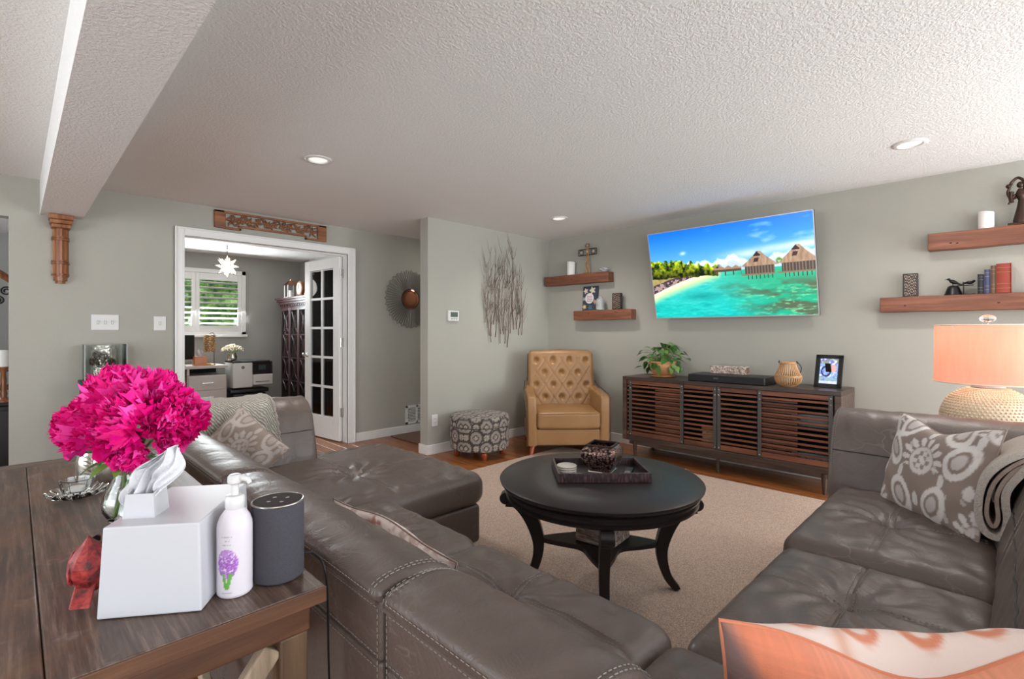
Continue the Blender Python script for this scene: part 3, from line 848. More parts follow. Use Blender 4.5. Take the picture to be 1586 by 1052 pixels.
# ---------------------------------------------------------------- floating shelves
SX = 4.768
def shelf(y0, y1, z0, z1, lab):
    t = thing('floating_shelf', lab, 'shelf', (XR, (y0 + y1) / 2, z0))
    d = XR - SX; L = (y1 - y0) / 2; h = z1 - z0
    g = G().soft(((d) / 2, L, h / 2), .005, (1, 14, 2), 2, c=(-d / 2 - .0005, 0, h / 2), fn=lambda p: (p[0] + .0015 * sin(p[1] * 31 + 2), p[1], p[2] + .002 * sin(p[1] * 17)))
    obj('shelf_beam', g, M['shelf'], t)
    g = G()
    kr = random.Random(int(y0 * 100))
    for i in range(3): g.ell((-d - .0012, kr.uniform(-L, L) * .8, kr.uniform(.2, .8) * h), (.002, .008, .004), 8, 4)
    obj('knot', g, M['dark_inside'], t)
    return t
shelf(3.21, 4.17, 1.84, 1.955, 'brown wooden floating shelf in the corner, higher of the left pair')
shelf(2.92, 3.71, 1.402, 1.515, 'brown wooden floating shelf left of the television, lower of the left pair')
shelf(-.62, .417, 1.862, 1.985, 'brown wooden floating shelf at the right edge, higher of the right pair')
shelf(-.72, .703, 1.415, 1.53, 'long brown wooden floating shelf right of the television, lower of the right pair')

def candle(x, y, z, r, h, lab, name='pillar_candle'):
    t = thing(name, lab, 'candle', (x, y, z))
    g = G().lathe([(r * .96, 0), (r, .004), (r, h - .006), (r * .95, h), (r * .8, h - .003), (r * .25, h - .008), (0.00001, h - .008)], 32,
                  fn=lambda a, b, c, th: (a, b, c + (.006 * sin(th) if c > h * .7 else 0)))
    obj('wax', g, M['candle'], t); obj('wick', G().cyl((0, 0, h - .008), (0, .001, h + .004), .0015, n=6), M['black'], t); return t
candle(4.82, 3.785, 1.957, .05, .165, 'slim white pillar candle beside the metal cross on the left shelf')
candle(4.81, .105, 1.986, .042, .118, 'white pillar candle beside the dark figurine on the right shelf')

# metal cross
t = thing('metal_cross', 'ornate antique gold metal cross standing on the left shelf', 'cross', (4.82, 3.54, 1.957))
g = G().box(-.03, .03, -.045, .045, 0, .012); obj('base', g, M['gold'], t, bevel=.004, smooth=False)
g = G()
for s in (-1, 0, 1):
    g.tube(spline([(0, s * .03, .01), (s * .004, s * .018, .1), (0, s * .012, .18), (0, s * .016, .24), (0, s * .012, .33)], 5), .006, 6)
g.tube([(-.01, -.02, .03), (-.012, .02, .1), (-.012, -.015, .19), (-.012, .01, .26)], .005, 6)
obj('upright', g, M['gold'], t)
g = G()
for z in (.222, .292): g.tube([(0, -.13, z), (0, .13, z)], .005, 6)
for s in (-1, 1):
    g.tube([(0, s * .13, .222), (0, s * .13, .292)], .005, 6)
    g.tube([(0, s * (.085 + .03 * cos(a * pi / 8)), .257 + .03 * sin(a * pi / 8)) for a in range(16)], .004, 6, closed=True)
g.tube([(0, .03 * cos(a * pi / 8), .335 + .022 * sin(a * pi / 8)) for a in range(16)], .004, 6, closed=True)
obj('crossbar', g, M['bronze'], t)
g = G()
for c in ((-.01, 0, .257), (-.006, .09, .257), (-.006, -.09, .257)): g.ell(c, (.01, .011, .011), 10, 6)
obj('pearl', g, M['white_ceramic'], t)

# white flower dish
t = thing('lotus_dish', 'small white lotus shaped dish on the left shelf', 'dish', (4.825, 3.30, 1.957))
obj('cup', G().lathe([(.02, 0), (.03, .01), (.03, .02), (.0001, .02)], 20), M['white_ceramic'], t)
for ring, (nn, r0, ti, L) in enumerate(((8, .03, .95, .045), (8, .045, .5, .05))):
    base_o = None
    for k in range(nn):
        if base_o is None:
            g = G().grid(lambda u, v: (r0 * .4 + L * v * cos(ti), (u - .5) * .036 * sin(pi * min(1, v * .9 + .12)), .006 + L * v * sin(ti) + .01 * (2 * u - 1) ** 2), 4, 5)
            base_o = o = obj('petal', g, M['white_ceramic'], t); sm = o.modifiers.new('s', 'SOLIDIFY'); sm.thickness = .0025
        else: o = base_o.copy(); C.objects.link(o)
        o.rotation_euler = (0, 0, (k + ring * .5) * 2 * pi / nn)

# patterned block (used twice)
def lace_block(x, y, z, w, h, lab):
    t = thing('carved_block', lab, 'ornament', (x, y, z))
    obj('block', G().soft((.02, w / 2, h / 2), .004, (1, 2, 2), 2, c=(0, 0, h / 2)), plain('dark_brown_block', (40, 30, 28), .4), t)
    def pt(co):
        a = co[:, 1] / w; b = co[:, 2] / h; c = np.zeros((len(co), 3)) + np.array([38, 28, 26])
        q = (np.sin(a * 34) * np.sin(b * 52 + np.cos(a * 19) * 2) + .6 * np.sin(a * 60 + b * 34)); c = lay(c, (q > .45) * .9, [178, 158, 140]); return srgb2lin(c)
    g = G().grid(lambda u, v: (-.0212, -w / 2 + w * (.1 + .8 * u), h * (.05 + .9 * v)), 40, 60); obj('lace_print', g, M['printp'], t, paint=pt, recalc=False)
lace_block(4.82, 3.125, 1.516, .115, .185, 'dark block with a pale lace pattern on the lower left shelf')
lace_block(4.81, .52, 1.531, .09, .175, 'dark block with a pale lace pattern on the lower right shelf')

# journal leaning and grey glass bottle
t = thing('floral_book', 'dark blue book with pale flowers leaning on the lower left shelf', 'book', (4.845, 3.52, 1.516))
LM = Matrix.Rotation(radians(4), 4, 'Y')
g = G().soft((.014, .105, .145), .003, (1, 1, 1), 2, c=(0, 0, .146)); g.v = [tuple(LM @ Vector(p)) for p in g.v]; obj('cover', g, plain('navy_cover', (52, 56, 68), .5), t)
def pt(co):
    a = co[:, 1] * 10; b = co[:, 2] * 10; c = np.zeros((len(co), 3)) + np.array([56, 60, 74])
    for cy_, cz_, r_, k in ((.6, 2.35, .35, [214, 188, 180]), (-.35, 2.4, .45, [205, 200, 176]), (.75, .45, .3, [206, 186, 140]), (-.8, 1.0, .3, [196, 150, 140]), (-.1, .35, .35, [70, 104, 120]), (.85, 1.4, .25, [160, 170, 150])):
        d = np.hypot(a - cy_, b - cz_); t_ = np.arctan2(b - cz_, a - cy_); c = lay(c, (d < r_ * (.75 + .25 * np.cos(5 * t_))) * 1.0, k)
    d = np.hypot((a - .05), (b - 1.45)); c = lay(c, (d < .62) * 1.0, [222, 214, 214])
    for row in (1.7, 1.5, 1.3, 1.12): c = lay(c, ((np.abs(b - row) < .035 + .03 * np.sin(a * 31 + row * 9)) & (np.abs(a - .05) < .42)) * .8, [120, 70, 90])
    return srgb2lin(c)
g = G().grid(lambda u, v: (-.0147, -.102 + .204 * u, .004 + .284 * v), 60, 84)
g2 = list(g.v); cc = pt(np.array(g2)); g.v = [tuple(LM @ Vector(p)) for p in g.v]; obj('cover_print', g, M['printp'], t, paint=lambda co: cc, recalc=False)
t = thing('glass_bottle', 'small frosted grey bottle in front of the floral book', 'bottle', (4.80, 3.345, 1.516))
obj('body', G().lathe([(.04, 0), (.048, .006), (.048, .1), (.042, .125), (.024, .142), (.016, .15), (.016, .158)], 28), MB('frosted_glass').set(col=(.7, .72, .72, 1), trans=.6, rough=.3).m, t)
g = G()
for i in range(4):
    for j in range(3): g.ell((-.0478 * cos((j - 1) * .3), .048 * sin((j - 1) * .3), .05 + i * .016), (.002, .003, .003), 6, 4)
obj('dot_print', g, M['black'], t)

# right shelf: bird bell, bookend, books, figurine
t = thing('bird_bell', 'small dark metal bell topped with a bird on the right shelf', 'ornament', (4.82, .278, 1.531))
obj('bell', G().lathe([(.052, 0), (.05, .006), (.044, .02), (.036, .045), (.030, .06), (.018, .068), (.0001, .07)], 28), M['blackm'], t)
g = G().ell((0, 0, .095), (.012, .026, .014), 12, 8, Matrix.Translation((0, 0, .095)) @ Matrix.Rotation(.5, 4, 'X') @ Matrix.Translation((0, 0, -.095)))
g.ell((0, .024, .115), (.009, .01, .009), 10, 6); g.tube([(0, .032, .115), (0, .045, .112)], [.004, .001], 6); g.tube([(0, -.015, .088), (0, -.045, .07)], [.009, .003], 6); g.cyl((0, 0, .065), (0, .004, .085), .003, n=6)
obj('bird', g, M['blackm'], t)
t = thing('bookend', 'dark metal bookend with a bird on a rail beside the small books', 'bookend', (4.82, .19, 1.531))
g = G().box(-.03, .03, .03, .035, 0, .09); g.box(-.03, .03, -.03, .035, 0, .004); obj('plate', g, M['blackm'], t, smooth=False)
g = G().tube([(0, .07, .066), (0, .0, .066), (0, -.02, .066)], .003, 6); g.ell((0, .0, .085), (.01, .022, .012), 12, 8); g.ell((0, -.022, .094), (.007, .009, .008), 8, 6); g.tube([(0, .02, .084), (0, .045, .074)], [.008, .002], 6); obj('bird', g, M['blackm'], t)
bk = [('black', .032, .135, (32, 30, 32), 'small black upright book beside the bookend'), ('blue', .030, .165, (60, 68, 98), 'slim blue upright book next to the black book'),
      ('brown', .026, .19, (96, 72, 54), 'thin brown upright book left of the red book'), ('red', .075, .2, (138, 50, 34), 'thick worn red upright book on the right shelf')]
y = .148
for nme, wd, hh, cl, lab in bk:
    t = thing('book', lab, 'book', (4.815, y - wd / 2, 1.531), group='books on the lower right shelf')
    obj('pages', G().box(-.04, .05, -wd / 2 + .003, wd / 2 - .003, .003, hh - .004), plain('paper', (216, 204, 180), .9), t, smooth=False)
    g = G().soft((.052, .0016, hh / 2), .001, (1, 1, 1), 1, c=(0, wd / 2 - .0016, hh / 2)); g.soft((.052, .0016, hh / 2), .001, (1, 1, 1), 1, c=(0, -wd / 2 + .0016, hh / 2))
    mm = plain('book_' + nme, cl, .6)
    g.prism([(-.045, -wd / 2 + .0005), (-.05, -wd * .3), (-.0525, 0), (-.05, wd * .3), (-.045, wd / 2 - .0005), (-.042, 0)], 0, hh); obj('cover', g, mm, t)
    g = G()
    for k in (.15, .3, .7, .85): g.box(-.0535, -.046, -wd / 2 + .003, wd / 2 - .003, hh * k, hh * k + .002)
    obj('spine_band', g, M['gold'] if nme != 'black' else M['pewter'], t, smooth=False)
    y -= wd + .002
t = thing('figurine', 'tall dark bronze embracing figurine at the right edge shelf', 'figurine', (4.815, -.052, 1.986))
obj('base', G().soft((.045, .05, .008), .004, (2, 2, 1), 2, c=(0, 0, .008)), M['bronze'], t)
g = G().tube(spline([(0, -.012, .012), (0, -.014, .08), (0, -.02, .16), (0, -.012, .21), (0, -.01, .25)], 6), [.036, .038, .038, .036, .034, .032, .03, .028, .026, .025, .024, .023, .022, .02, .02, .022, .024, .026, .025, .024, .022, .02, .018, .014, .01], 12)
g.ell((0, -.01, .275), (.016, .018, .022), 12, 8)
g.tube(spline([(0, -.03, .235), (0, -.03, .29), (0, 0, .325), (0, .03, .30), (0, .035, .28)], 5), .009, 8)
g.tube(spline([(0, .01, .215), (0, .035, .19), (0, .05, .23), (0, .042, .265), (0, .05, .285)], 5), .008, 8)
obj('tall_figure', g, M['bronze'], t)
g = G().tube(spline([(0, .03, .16), (0, .036, .2), (0, .03, .235)], 5), .012, 8); g.ell((0, .046, .275), (.013, .015, .015), 12, 8); g.tube(spline([(0, .045, .15), (0, .03, .18), (0, .01, .19)], 4), .008, 6)
obj('small_figure', g, M['bronze'], t)

# ---------------------------------------------------------------- media console
con = thing('media_console', 'long dark walnut media console with sliding slatted doors', 'console', (4.62, 1.84, 0))
xf, xb, ya, yb = 4.40, 4.86, .885, 2.79; zt = .81
def cb(name, bs, m, bev=.003, parent=con, lab=None):
    g = G()
    for b in bs: g.box(*b)
    return obj(name, g, m, parent, smooth=False, bevel=bev, world=True, label=lab) if parent == con else None
cb('top', [(xf, xb, ya, yb, zt - .035, zt)], M['walnut'])
cb('side_panel', [(xf, xb, yb - .045, yb, .17, zt - .035)], M['walnut']); cb('side_panel', [(xf, xb, ya, ya + .045, .17, zt - .035)], M['walnut'])
cb('bottom_rail', [(xf, xb, ya + .045, yb - .045, .17, .215)], M['walnut'])
cb('plinth', [(xf + .03, xb - .03, ya + .06, yb - .06, .125, .17)], M['walnut'])
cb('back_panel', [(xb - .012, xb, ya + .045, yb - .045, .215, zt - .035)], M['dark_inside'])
cb('divider', [(xf + .06, xb - .02, 1.815, 1.835, .215, zt - .035)], M['walnut'])
cb('inner_shelf', [(xf + .07, xb - .02, ya + .05, yb - .05, .48, .50)], M['walnut'])
for yy in (ya + .12, yb - .12):
    for xx in (xf + .04, xb - .06):
        g = G().cyl((xx, yy, .16), (xx, yy, 0), .024, .013, 14); obj('leg', g, M['walnut'], con, world=True)
g = G().cyl((4.46, 1.84, .13), (4.46, 1.84, 0), .014, .012, 12); obj('centre_leg', g, M['walnut'], con, world=True)
def sdoor(y0, y1, x, bars, zo=0):
    dd = node('sliding_door', con)
    def W_(g): g.v = [(a - 4.62, b - 1.84, c) for a, b, c in g.v]; return g
    obj('rail', W_(G().box(x, x + .018, y0, y1, .218, .262)), M['slat'], dd, smooth=False, bevel=.002)
    obj('rail', W_(G().box(x, x + .018, y0, y1, .735, .772)), M['slat'], dd, smooth=False, bevel=.002)
    n = 11; sl = None
    for i in range(n):
        z = .262 + (.473) * (i + .5) / n + zo
        if sl is None:
            g = G().box(-.008, .008, -(y1 - y0) / 2, (y1 - y0) / 2, -.0085, .0085); sl = o = obj('slat', g, M['slat'], dd, smooth=False, bevel=.0015)
        else: o = sl.copy(); C.objects.link(o)
        o.location = (x + .009 - 4.62, (y0 + y1) / 2 - 1.84, z)
    for yb_ in bars:
        g = G().box(x - .006, x + .016, yb_ - .015, yb_ + .015, .218, .773)
        obj('iron_strap', W_(g), M['iron'], dd, smooth=False, bevel=.001)
        g = G(); 
        for z in (.235, .75, .7): g.ell((x - .007, yb_, z), (.003, .006, .006), 8, 5)
        obj('rivet', W_(g), M['chrome'], dd)
sdoor(2.155, 2.74, xf + .006, [2.70, 2.155]); sdoor(1.835, 2.14, xf + .012, [1.845]); sdoor(1.49, 1.815, xf + .012, [1.81]); sdoor(.94, 1.475, xf + .006, [1.468, .955])
sdoor(2.16, 2.44, xf + .028, [], -.0215); sdoor(1.19, 1.46, xf + .028, [], -.0215)
def compo(x, y, z, sx, sy, sz, name, lab, cat, mat):
    t = thing(name, lab, cat, (x, y, z)); obj('case', G().soft((sx, sy, sz), .006, (1, 1, 1), 2, c=(0, 0, sz)), mat, t)
    g = G()
    for i in range(4): g.box(-sx - .002, -sx + .002, -sy * .7 + i * sy * .4, -sy * .7 + i * sy * .4 + .02, sz * .8, sz * 1.1)
    obj('button', g, M['pewter'], t, smooth=False)
compo(4.62, 1.12, .501, .13, .13, .05, 'media_box', 'grey media box on the upper shelf inside the console right end', 'electronics', plain('grey_case', (120, 120, 124), .4))
compo(4.62, 1.12, .216, .13, .13, .035, 'disc_player', 'pale disc player at the console bottom right', 'electronics', plain('pale_case', (150, 150, 152), .4))
t = thing('gift_box', 'patterned cream box inside the middle of the console', 'box', (4.60, 1.93, .216))
def pt(co):
    c = np.zeros((len(co), 3)) + np.array([190, 160, 130]); q = fbm(co[:, 1] * 60 + 3, co[:, 2] * 60, 3); return srgb2lin(lay(c, (q > .55) * 1.0, [110, 60, 40]))
obj('carton', G().soft((.06, .09, .07), .004, (8, 20, 16), 2, c=(0, 0, .07)), M['printp'], t, paint=pt)
obj('lid', G().soft((.063, .093, .014), .003, (1, 1, 1), 2, c=(0, 0, .152)), M['oak_box'], t)

# potted pothos
P0 = Vector((4.63, 2.465, zt))
t = thing('potted_pothos', 'leafy green pothos in a terracotta bowl on the console', 'plant', P0)
obj('saucer', G().lathe([(.085, 0), (.115, .006), (.125, .02), (.118, .02), (.1, .01), (.0001, .01)], 36), M['terracotta'], t)
g = G().lathe([(.06, .012), (.075, .015), (.11, .05), (.13, .10), (.132, .128), (.128, .14), (.138, .142), (.138, .158), (.125, .158), (.12, .14), (.0001, .135)], 40)
obj('pot', g, M['terracotta'], t)
obj('soil', G().lathe([(.122, .14), (.0001, .145)], 24), M['soil'], t)
def leafmesh(s):
    g = G()
    def f(u, v):
        a = v; w = .5 * sin(pi * a ** .62) * (1 - .25 * a)
        x = (u - .5) * 2 * w * .8; return (x * s, a * s, (-.18 * a * a + .12 * abs(u - .5) * 2 * w - .03) * s)
    g.grid(f, 6, 7); return g
lf = [None] * 3; lr = random.Random(21); stem_g = G()
for k in range(88):
    if k < 60:
        a = lr.uniform(0, 2 * pi); e = lr.uniform(.1, 1.35); R_ = lr.uniform(.10, .19)
        c = Vector((cos(a) * cos(e) * R_ * 1.15, sin(a) * cos(e) * R_ * 1.35, .16 + sin(e) * R_ * 1.05))
    else:
        a = lr.uniform(0, 2 * pi); c = Vector((cos(a) * lr.uniform(.13, .15), sin(a) * lr.uniform(.14, .19), lr.uniform(.085, .17)))
    if k == 59: c = Vector((-.02, -.25, .20))
    if k == 58: c = Vector((0, -.215, .26))
    if k == 57: c = Vector((-.05, .21, .24))
    if k == 56: c = Vector((-.05, .20, .10))
    s = k % 3
    if lf[s] is None: lf[s] = o = obj('leaf', leafmesh([.062, .075, .088][s]), M['leaf'], t, recalc=False)
    else: o = lf[s].copy(); C.objects.link(o)
    o.location = c
    az = atan2(c.y, c.x) - pi / 2 + lr.uniform(-.7, .7)
    o.rotation_euler = (lr.uniform(-.9, .25) if k < 60 else lr.uniform(-1.5, -.9), lr.uniform(-.4, .4), az)
    r0 = Vector((c.x * .3, c.y * .3, .145))
    stem_g.tube(spline([r0, (r0 + c) / 2 + Vector((0, 0, .05)), c], 4), .0018, 4)
obj('stem', stem_g, M['stem'], t)

# soundbar and whitewashed block
t = thing('speaker_base', 'flat black soundbar box under the television on the console', 'speaker', (4.57, 1.765, zt))
obj('case', G().soft((.155, .335, .033), .008, (2, 2, 1), 3, c=(0, 0, .034)), M['black'], t)
obj('grille', G().box(-.1565, -.153, -.325, .325, .008, .06), plain('black_mesh', (26, 26, 28), .8), t, smooth=False)
txt = bpy.data.curves.new('badge', 'FONT'); txt.body = 'BOSE'; txt.size = .018; txt.extrude = .0006; txt.align_x = 'CENTER'; txt.align_y = 'CENTER'; txt.shear = .3
tmp = bpy.data.objects.new('tmp_text', txt); C.objects.link(tmp); bpy.context.view_layer.update(); me = bpy.data.meshes.new_from_object(tmp.evaluated_get(bpy.context.evaluated_depsgraph_get())); bpy.data.objects.remove(tmp)
me.materials.clear(); o = bpy.data.objects.new('badge', me); C.objects.link(o); o.parent = t; me.materials.append(M['chrome']); o.location = (-.1575, .075, .036); o.rotation_euler = (pi / 2, 0, -pi / 2)
t = thing('wooden_block', 'whitewashed carved wooden block lying on the black soundbar', 'ornament', (4.62, 1.80, zt + .069))
g = G().soft((.035, .165, .036), .004, (2, 30, 6), 2, c=(0, 0, .036), fn=lambda p: (p[0] + .003 * sin(p[1] * 90 + p[2] * 60) * (1 if p[0] < 0 else 0), p[1], p[2])); obj('block', g, M['driftwood'], t)

# rattan lantern
t = thing('rattan_lantern', 'round split rattan lantern on the console near the picture frame', 'lantern', (4.56, 1.295, zt))
prof = spline([(.055, 0, .008), (.085, 0, .03), (.098, 0, .065), (.092, 0, .095), (.072, 0, .135), (.057, 0, .18), (.058, 0, .20)], 4)
bar = None
for k in range(34):
    if bar is None: bar = o = obj('cane', G().tube(prof, .0042, 6), M['rattan'], t)
    else: o = bar.copy(); C.objects.link(o)
    o.rotation_euler = (0, 0, k * 2 * pi / 34)
g = G()
for r, z in ((.058, .2), (.062, .192), (.1, .078), (.099, .088), (.057, .008), (.05, .004)):
    g.tube([(r * cos(i * pi / 16), r * sin(i * pi / 16), z) for i in range(32)], .0045, 6, closed=True)
obj('hoop', g, M['rattan'], t)
g = G()
for s in (-1, 1): g.tube([(0, s * .06, .195), (0, s * .066, .21), (0, s * .074, .2), (0, s * .066, .19)], .004, 6, closed=True)
g.tube(spline([(0, -.07, .2), (.05, -.085, .16), (.09, -.06, .1), (.1, 0, .09)], 5), .003, 6)
obj('handle', g, M['bronze'], t)

# digital photo frame
t = thing('photo_frame', 'black framed photo leaning back on the console right end', 'picture frame', (4.66, 1.035, zt), radians(-6))
LM = Matrix.Rotation(radians(14), 4, 'Y'); w2, h2 = .098, .135
def lean(g): g.v = [tuple(LM @ Vector(p)) for p in g.v]; return g
g = G()
for b in ((-w2, w2, 0, .032), (-w2, w2, 2 * h2 - .028, 2 * h2), (-w2, -w2 + .03, 0, 2 * h2), (w2 - .03, w2, 0, 2 * h2)): g.box(-.009, .009, b[0], b[1], b[2], b[3])
obj('frame', lean(g), M['black'], t, smooth=False)
obj('backing', lean(G().box(.001, .006, -w2 + .01, w2 - .01, .01, 2 * h2 - .01)), M['black'], t, smooth=False)
def pt(co):
    a = (co[:, 0] + .066) / .132; b = (co[:, 1] - .03) / .21
    c = np.zeros((len(co), 3)) + np.array([120, 150, 190]); n = fbm(a * 7, b * 9, 4); n2 = fbm(a * 15 + 9, b * 15, 3)
    c = lay(c, (b > .8) * (.5 + n2 * .8), [120, 118, 96]); c = lay(c, (n > .52) * .8, [196, 214, 240]); c = lay(c, (n2 > .6) * .8, [90, 90, 190])
    d = np.hypot(a - .35, (b - .5) * 1.3); c = lay(c, (np.abs(d - .24) < .045) * 1.0, [44, 44, 90]); c = lay(c, (b < .26) * (n > .45) * .8, [120, 150, 100])
    c = lay(c, (np.hypot(a - .75, b - .62) < .16) * .8, [214, 140, 120]); c = lay(c, (b < .12) * .7, [196, 196, 230]); return srgb2lin(c)
g = G().grid(lambda u, v: (-.066 + .132 * u, .03 + .21 * v, 0), 50, 70); cc = pt(np.array(g.v))
g.v = [(-.001, -p[0], p[1]) for p in g.v]; lean(g)
obj('photo', g, painted('backlit_photo', .3, emit=.9), t, paint=lambda co: cc, recalc=False)
g = G().box(.006, .012, -.02, .02, .02, .2); g.v = [tuple(Matrix.Rotation(radians(-14), 4, 'Y') @ Vector((p[0] , p[1], p[2])) + Vector((.055, 0, -.0))) for p in g.v]; obj('easel', g, M['black'], t, smooth=False)
def CP(t, s):       # a spot on the floor: t metres ahead of the tripod, s metres to its right
    return (t * sin(YAW) + s * cos(YAW), t * cos(YAW) - s * sin(YAW))

# ---------------------------------------------------------------- rug
g = G().soft((1.84, 2.05, .007), .006, (2, 2, 1), 3); o = obj('area_rug', g, M['rug']); o.location = (4.24 - 1.84, 3.43 - 2.05, .0075)
setp(o, 'large beige textured area rug under the coffee table', 'rug')

# ---------------------------------------------------------------- tan armchair (local: +x right, -y front)
cx_, cy_ = CP(5.44, .565)
ch = thing('armchair', 'tan leather button tufted armchair in the room corner', 'armchair', (cx_, cy_, 0), -YAW + radians(2))
def B(*a, **k): return G().soft(*a, **k)
hw = .425
# seat base
obj('seat_rail', B((hw - .015, .37, .085), .02, (10, 10, 2), 4, c=(0, .0, .185)), M['tan'], ch)
# cushion
def cush(p):
    d = 1 - min(1, abs(p[0]) / .33) ** 4
    return (p[0], p[1] - .015 * (1 - (p[0] / .33) ** 2) * (1 if p[1] < 0 else 0), p[2] + (.025 * (1 - (p[0] / .33) ** 2) * (1 - (p[1] / .36) ** 2) if p[2] > 0 else 0))
obj('seat_cushion', B((.325, .36, .085), .035, (20, 20, 6), 5, fn=cush, c=(0, -.055, .36)), M['tan'], ch)
g = G()
pp = [(-.29, -.43), (.29, -.43), (.318, -.40), (.318, .1)]
g.tube([Vector((-.315, .1, .43)), Vector((-.315, -.395, .43)), Vector((-.28, -.425, .432)), Vector((0, -.432, .440)), Vector((.28, -.425, .432)), Vector((.315, -.395, .43)), Vector((.315, .1, .43))], .005, 6)
obj('cushion_welt', g, M['tan'], ch)
# arms: side panel with sloping top
for s in (-1, 1):
    prof = spline([(0, -.385, .1), (0, -.395, .35), (0, -.385, .56), (0, -.34, .605), (0, -.15, .62), (0, .06, .635), (0, .2, .66), (0, .30, .70)], 4)
    pf = [(p.y, p.z) for p in prof] + [(.38, .74), (.38, .1)]
    g = G().extr([(a, b) for a, b in pf], -.05, .05, .025, 3, 4)
    MM = Matrix.Translation((s * (hw - .055), 0, 0)) @ Matrix.Rotation(pi / 2, 4, 'Z')
    def flare(p): return p
    g.v = [tuple(MM @ Vector(p)) for p in g.v]
    g.v = [(p[0] + s * .018 * max(0, (p[2] - .2)) * (1 if p[1] < .1 else .0) - s * max(0, p[1] - .05) * .12, p[1], p[2]) for p in g.v]
    obj('arm', g, M['tan'], ch)
    g = G().tube([Vector((s * (hw + .002) + s * .018 * max(0, p.z - .2) - s * max(0, p.y - .05) * .12, p.y - .002 if p.y < -.3 else p.y, p.z)) for p in prof], .005, 6); obj('welt', g, M['piping'], ch)
# tufted back
btn = []
for r in range(5):
    n = 4 if r % 2 == 0 else 3
    for c in range(n):
        btn.append(((c - (n - 1) / 2) * .188, .945 - r * .135))
BN = np.array(btn)
def backfn(p):
    x, y, z = p
    if y < 0:
        dx = BN[:, 0] - x; dz = BN[:, 1] - .70 - z; d2 = dx * dx + dz * dz
        dent = .042 * float(np.exp(-d2 / .0007).sum()) 
        # diagonal folds between the buttons
        a = (x / .188 + (z + .70 - .945) / .27); b = (x / .188 - (z + .70 - .945) / .27)
        fa = abs(((a + .5) % 1) - .5); fb = abs(((b + .5) % 1) - .5)
        if abs(x) < .33 and z < .27: dent += .009 * exp(-(fa / .035) ** 2) + .009 * exp(-(fb / .035) ** 2)
        y = y + dent - .02 * (1 - (x / .36) ** 2)
    k = (z + .35) / .7
    return (x * (1.0 + .02 * (1 - k)), y + .14 * (k - .5) , z + (.012 * (1 - (x / .33) ** 2) if z > .25 else 0))
obj('tufted_back', B((.372, .075, .35), .045, (64, 3, 66), 5, fn=backfn, c=(0, .24, .695)), M['tan'], ch)
bo = None
for x, z in btn[:-4]:
    k = (z - .70 + .35) / .7; yy = .24 - .075 + .14 * (k - .5) - .02 + .055
    if bo is None: bo = o = obj('button', G().ell((0, 0, 0), (.0125, .008, .0125), 12, 8), M['tan_dark'], ch)
    else: o = bo.copy(); C.objects.link(o)
    o.location = (x * (1.0 + .02 * (1 - k)), yy, z - .005)
g = G().tube([Vector((-.378, .28, .70)), Vector((-.374, .31, 1.0)), Vector((-.345, .318, 1.042)), Vector((0, .322, 1.056)), Vector((.345, .318, 1.042)), Vector((.374, .31, 1.0)), Vector((.378, .28, .70))], .005, 6); obj('back_welt', g, M['piping'], ch)
obj('outer_back', B((.36, .03, .44), .02, (2, 1, 2), 3, c=(0, .37, .545)), M['tan'], ch)
for sx in (-1, 1):
    for sy in (-1, 1):
        g = G().tube([(sx * .36, sy * .31, .13), (sx * .385, sy * (.36 if sy > 0 else .375), 0)], [.033, .019], 14); obj('leg', g, M['redwood'], ch)

# ---------------------------------------------------------------- ottoman
ot = thing('ottoman', 'round storage ottoman in taupe and black medallion print', 'ottoman', (3.38, 3.84, 0), .3)
def ottp(co):
    th = np.arctan2(co[:, 1], co[:, 0]); r = np.hypot(co[:, 0], co[:, 1]); z = co[:, 2]
    side = r > .285
    px = np.where(side, th * .31, co[:, 0]) / 1.3; py = np.where(side, z - .02, co[:, 1]) / 1.3
    c = np.zeros((len(co), 3)) + np.array([140, 130, 122])
    P = .162
    def cell(ox, oy):
        a = ((px - ox + P / 2) % P) - P / 2; b = ((py - oy + P / 2) % P) - P / 2; return a, b
    best = None
    for ox, oy in ((0, 0), (P / 2, P / 2)):
        a, b = cell(ox, oy); d = np.hypot(a, b)
        best = (a, b, d) if best is None else tuple(np.where(d < best[2], n, o) for n, o in zip((a, b, d), best))
    a, b, d = best; t = np.arctan2(b, a)
    c = lay(c, (d > .058) * 1.0, [170, 160, 146])
    c = lay(c, (np.abs(d - .052) < .007 + .002 * np.cos(16 * t)) * 1.0, [58, 50, 46])
    c = lay(c, (np.abs(d - .062) < .003) * (np.cos(24 * t) > 0) * 1.0, [58, 50, 46])
    c = lay(c, (d < .045) * (d > .026) * 1.0, [146, 136, 127])
    c = lay(c, (np.abs(d - .020 - .004 * np.cos(4 * t)) < .004) * 1.0, [52, 44, 40]); c = lay(c, (d < .011) * 1.0, [186, 176, 162]); c = lay(c, (d < .005) * 1.0, [60, 50, 46])
    c = lay(c, (d > .064) * (np.cos(a * 260) * np.cos(b * 260) > .2) * .7, [96, 84, 74])
    return srgb2lin(c)
def soct(x, y, z, t): k = 1 + .012 * cos(8 * t); return (x * k, y * k, z)
g = G().lathe([(.28, .085), (.297, .09)] + [(.30, .10 + i * .0088) for i in range(24)] + [(.296, .312), (.28, .316)], 220, fn=soct); obj('drum', g, M['fabricp'], ot, paint=ottp)
g = G().lathe([(.29, .318), (.304, .322)] + [(.307, .33 + i * .008) for i in range(8)] + [(.302, .405), (.288, .418)] + [(r / 100, .418 + .012 * (1 - (r / 28.8) ** 2)) for r in range(28, 0, -1)] + [(.00001, .43)], 220, fn=soct)
obj('lid', g, M['fabricp'], ot, paint=ottp)
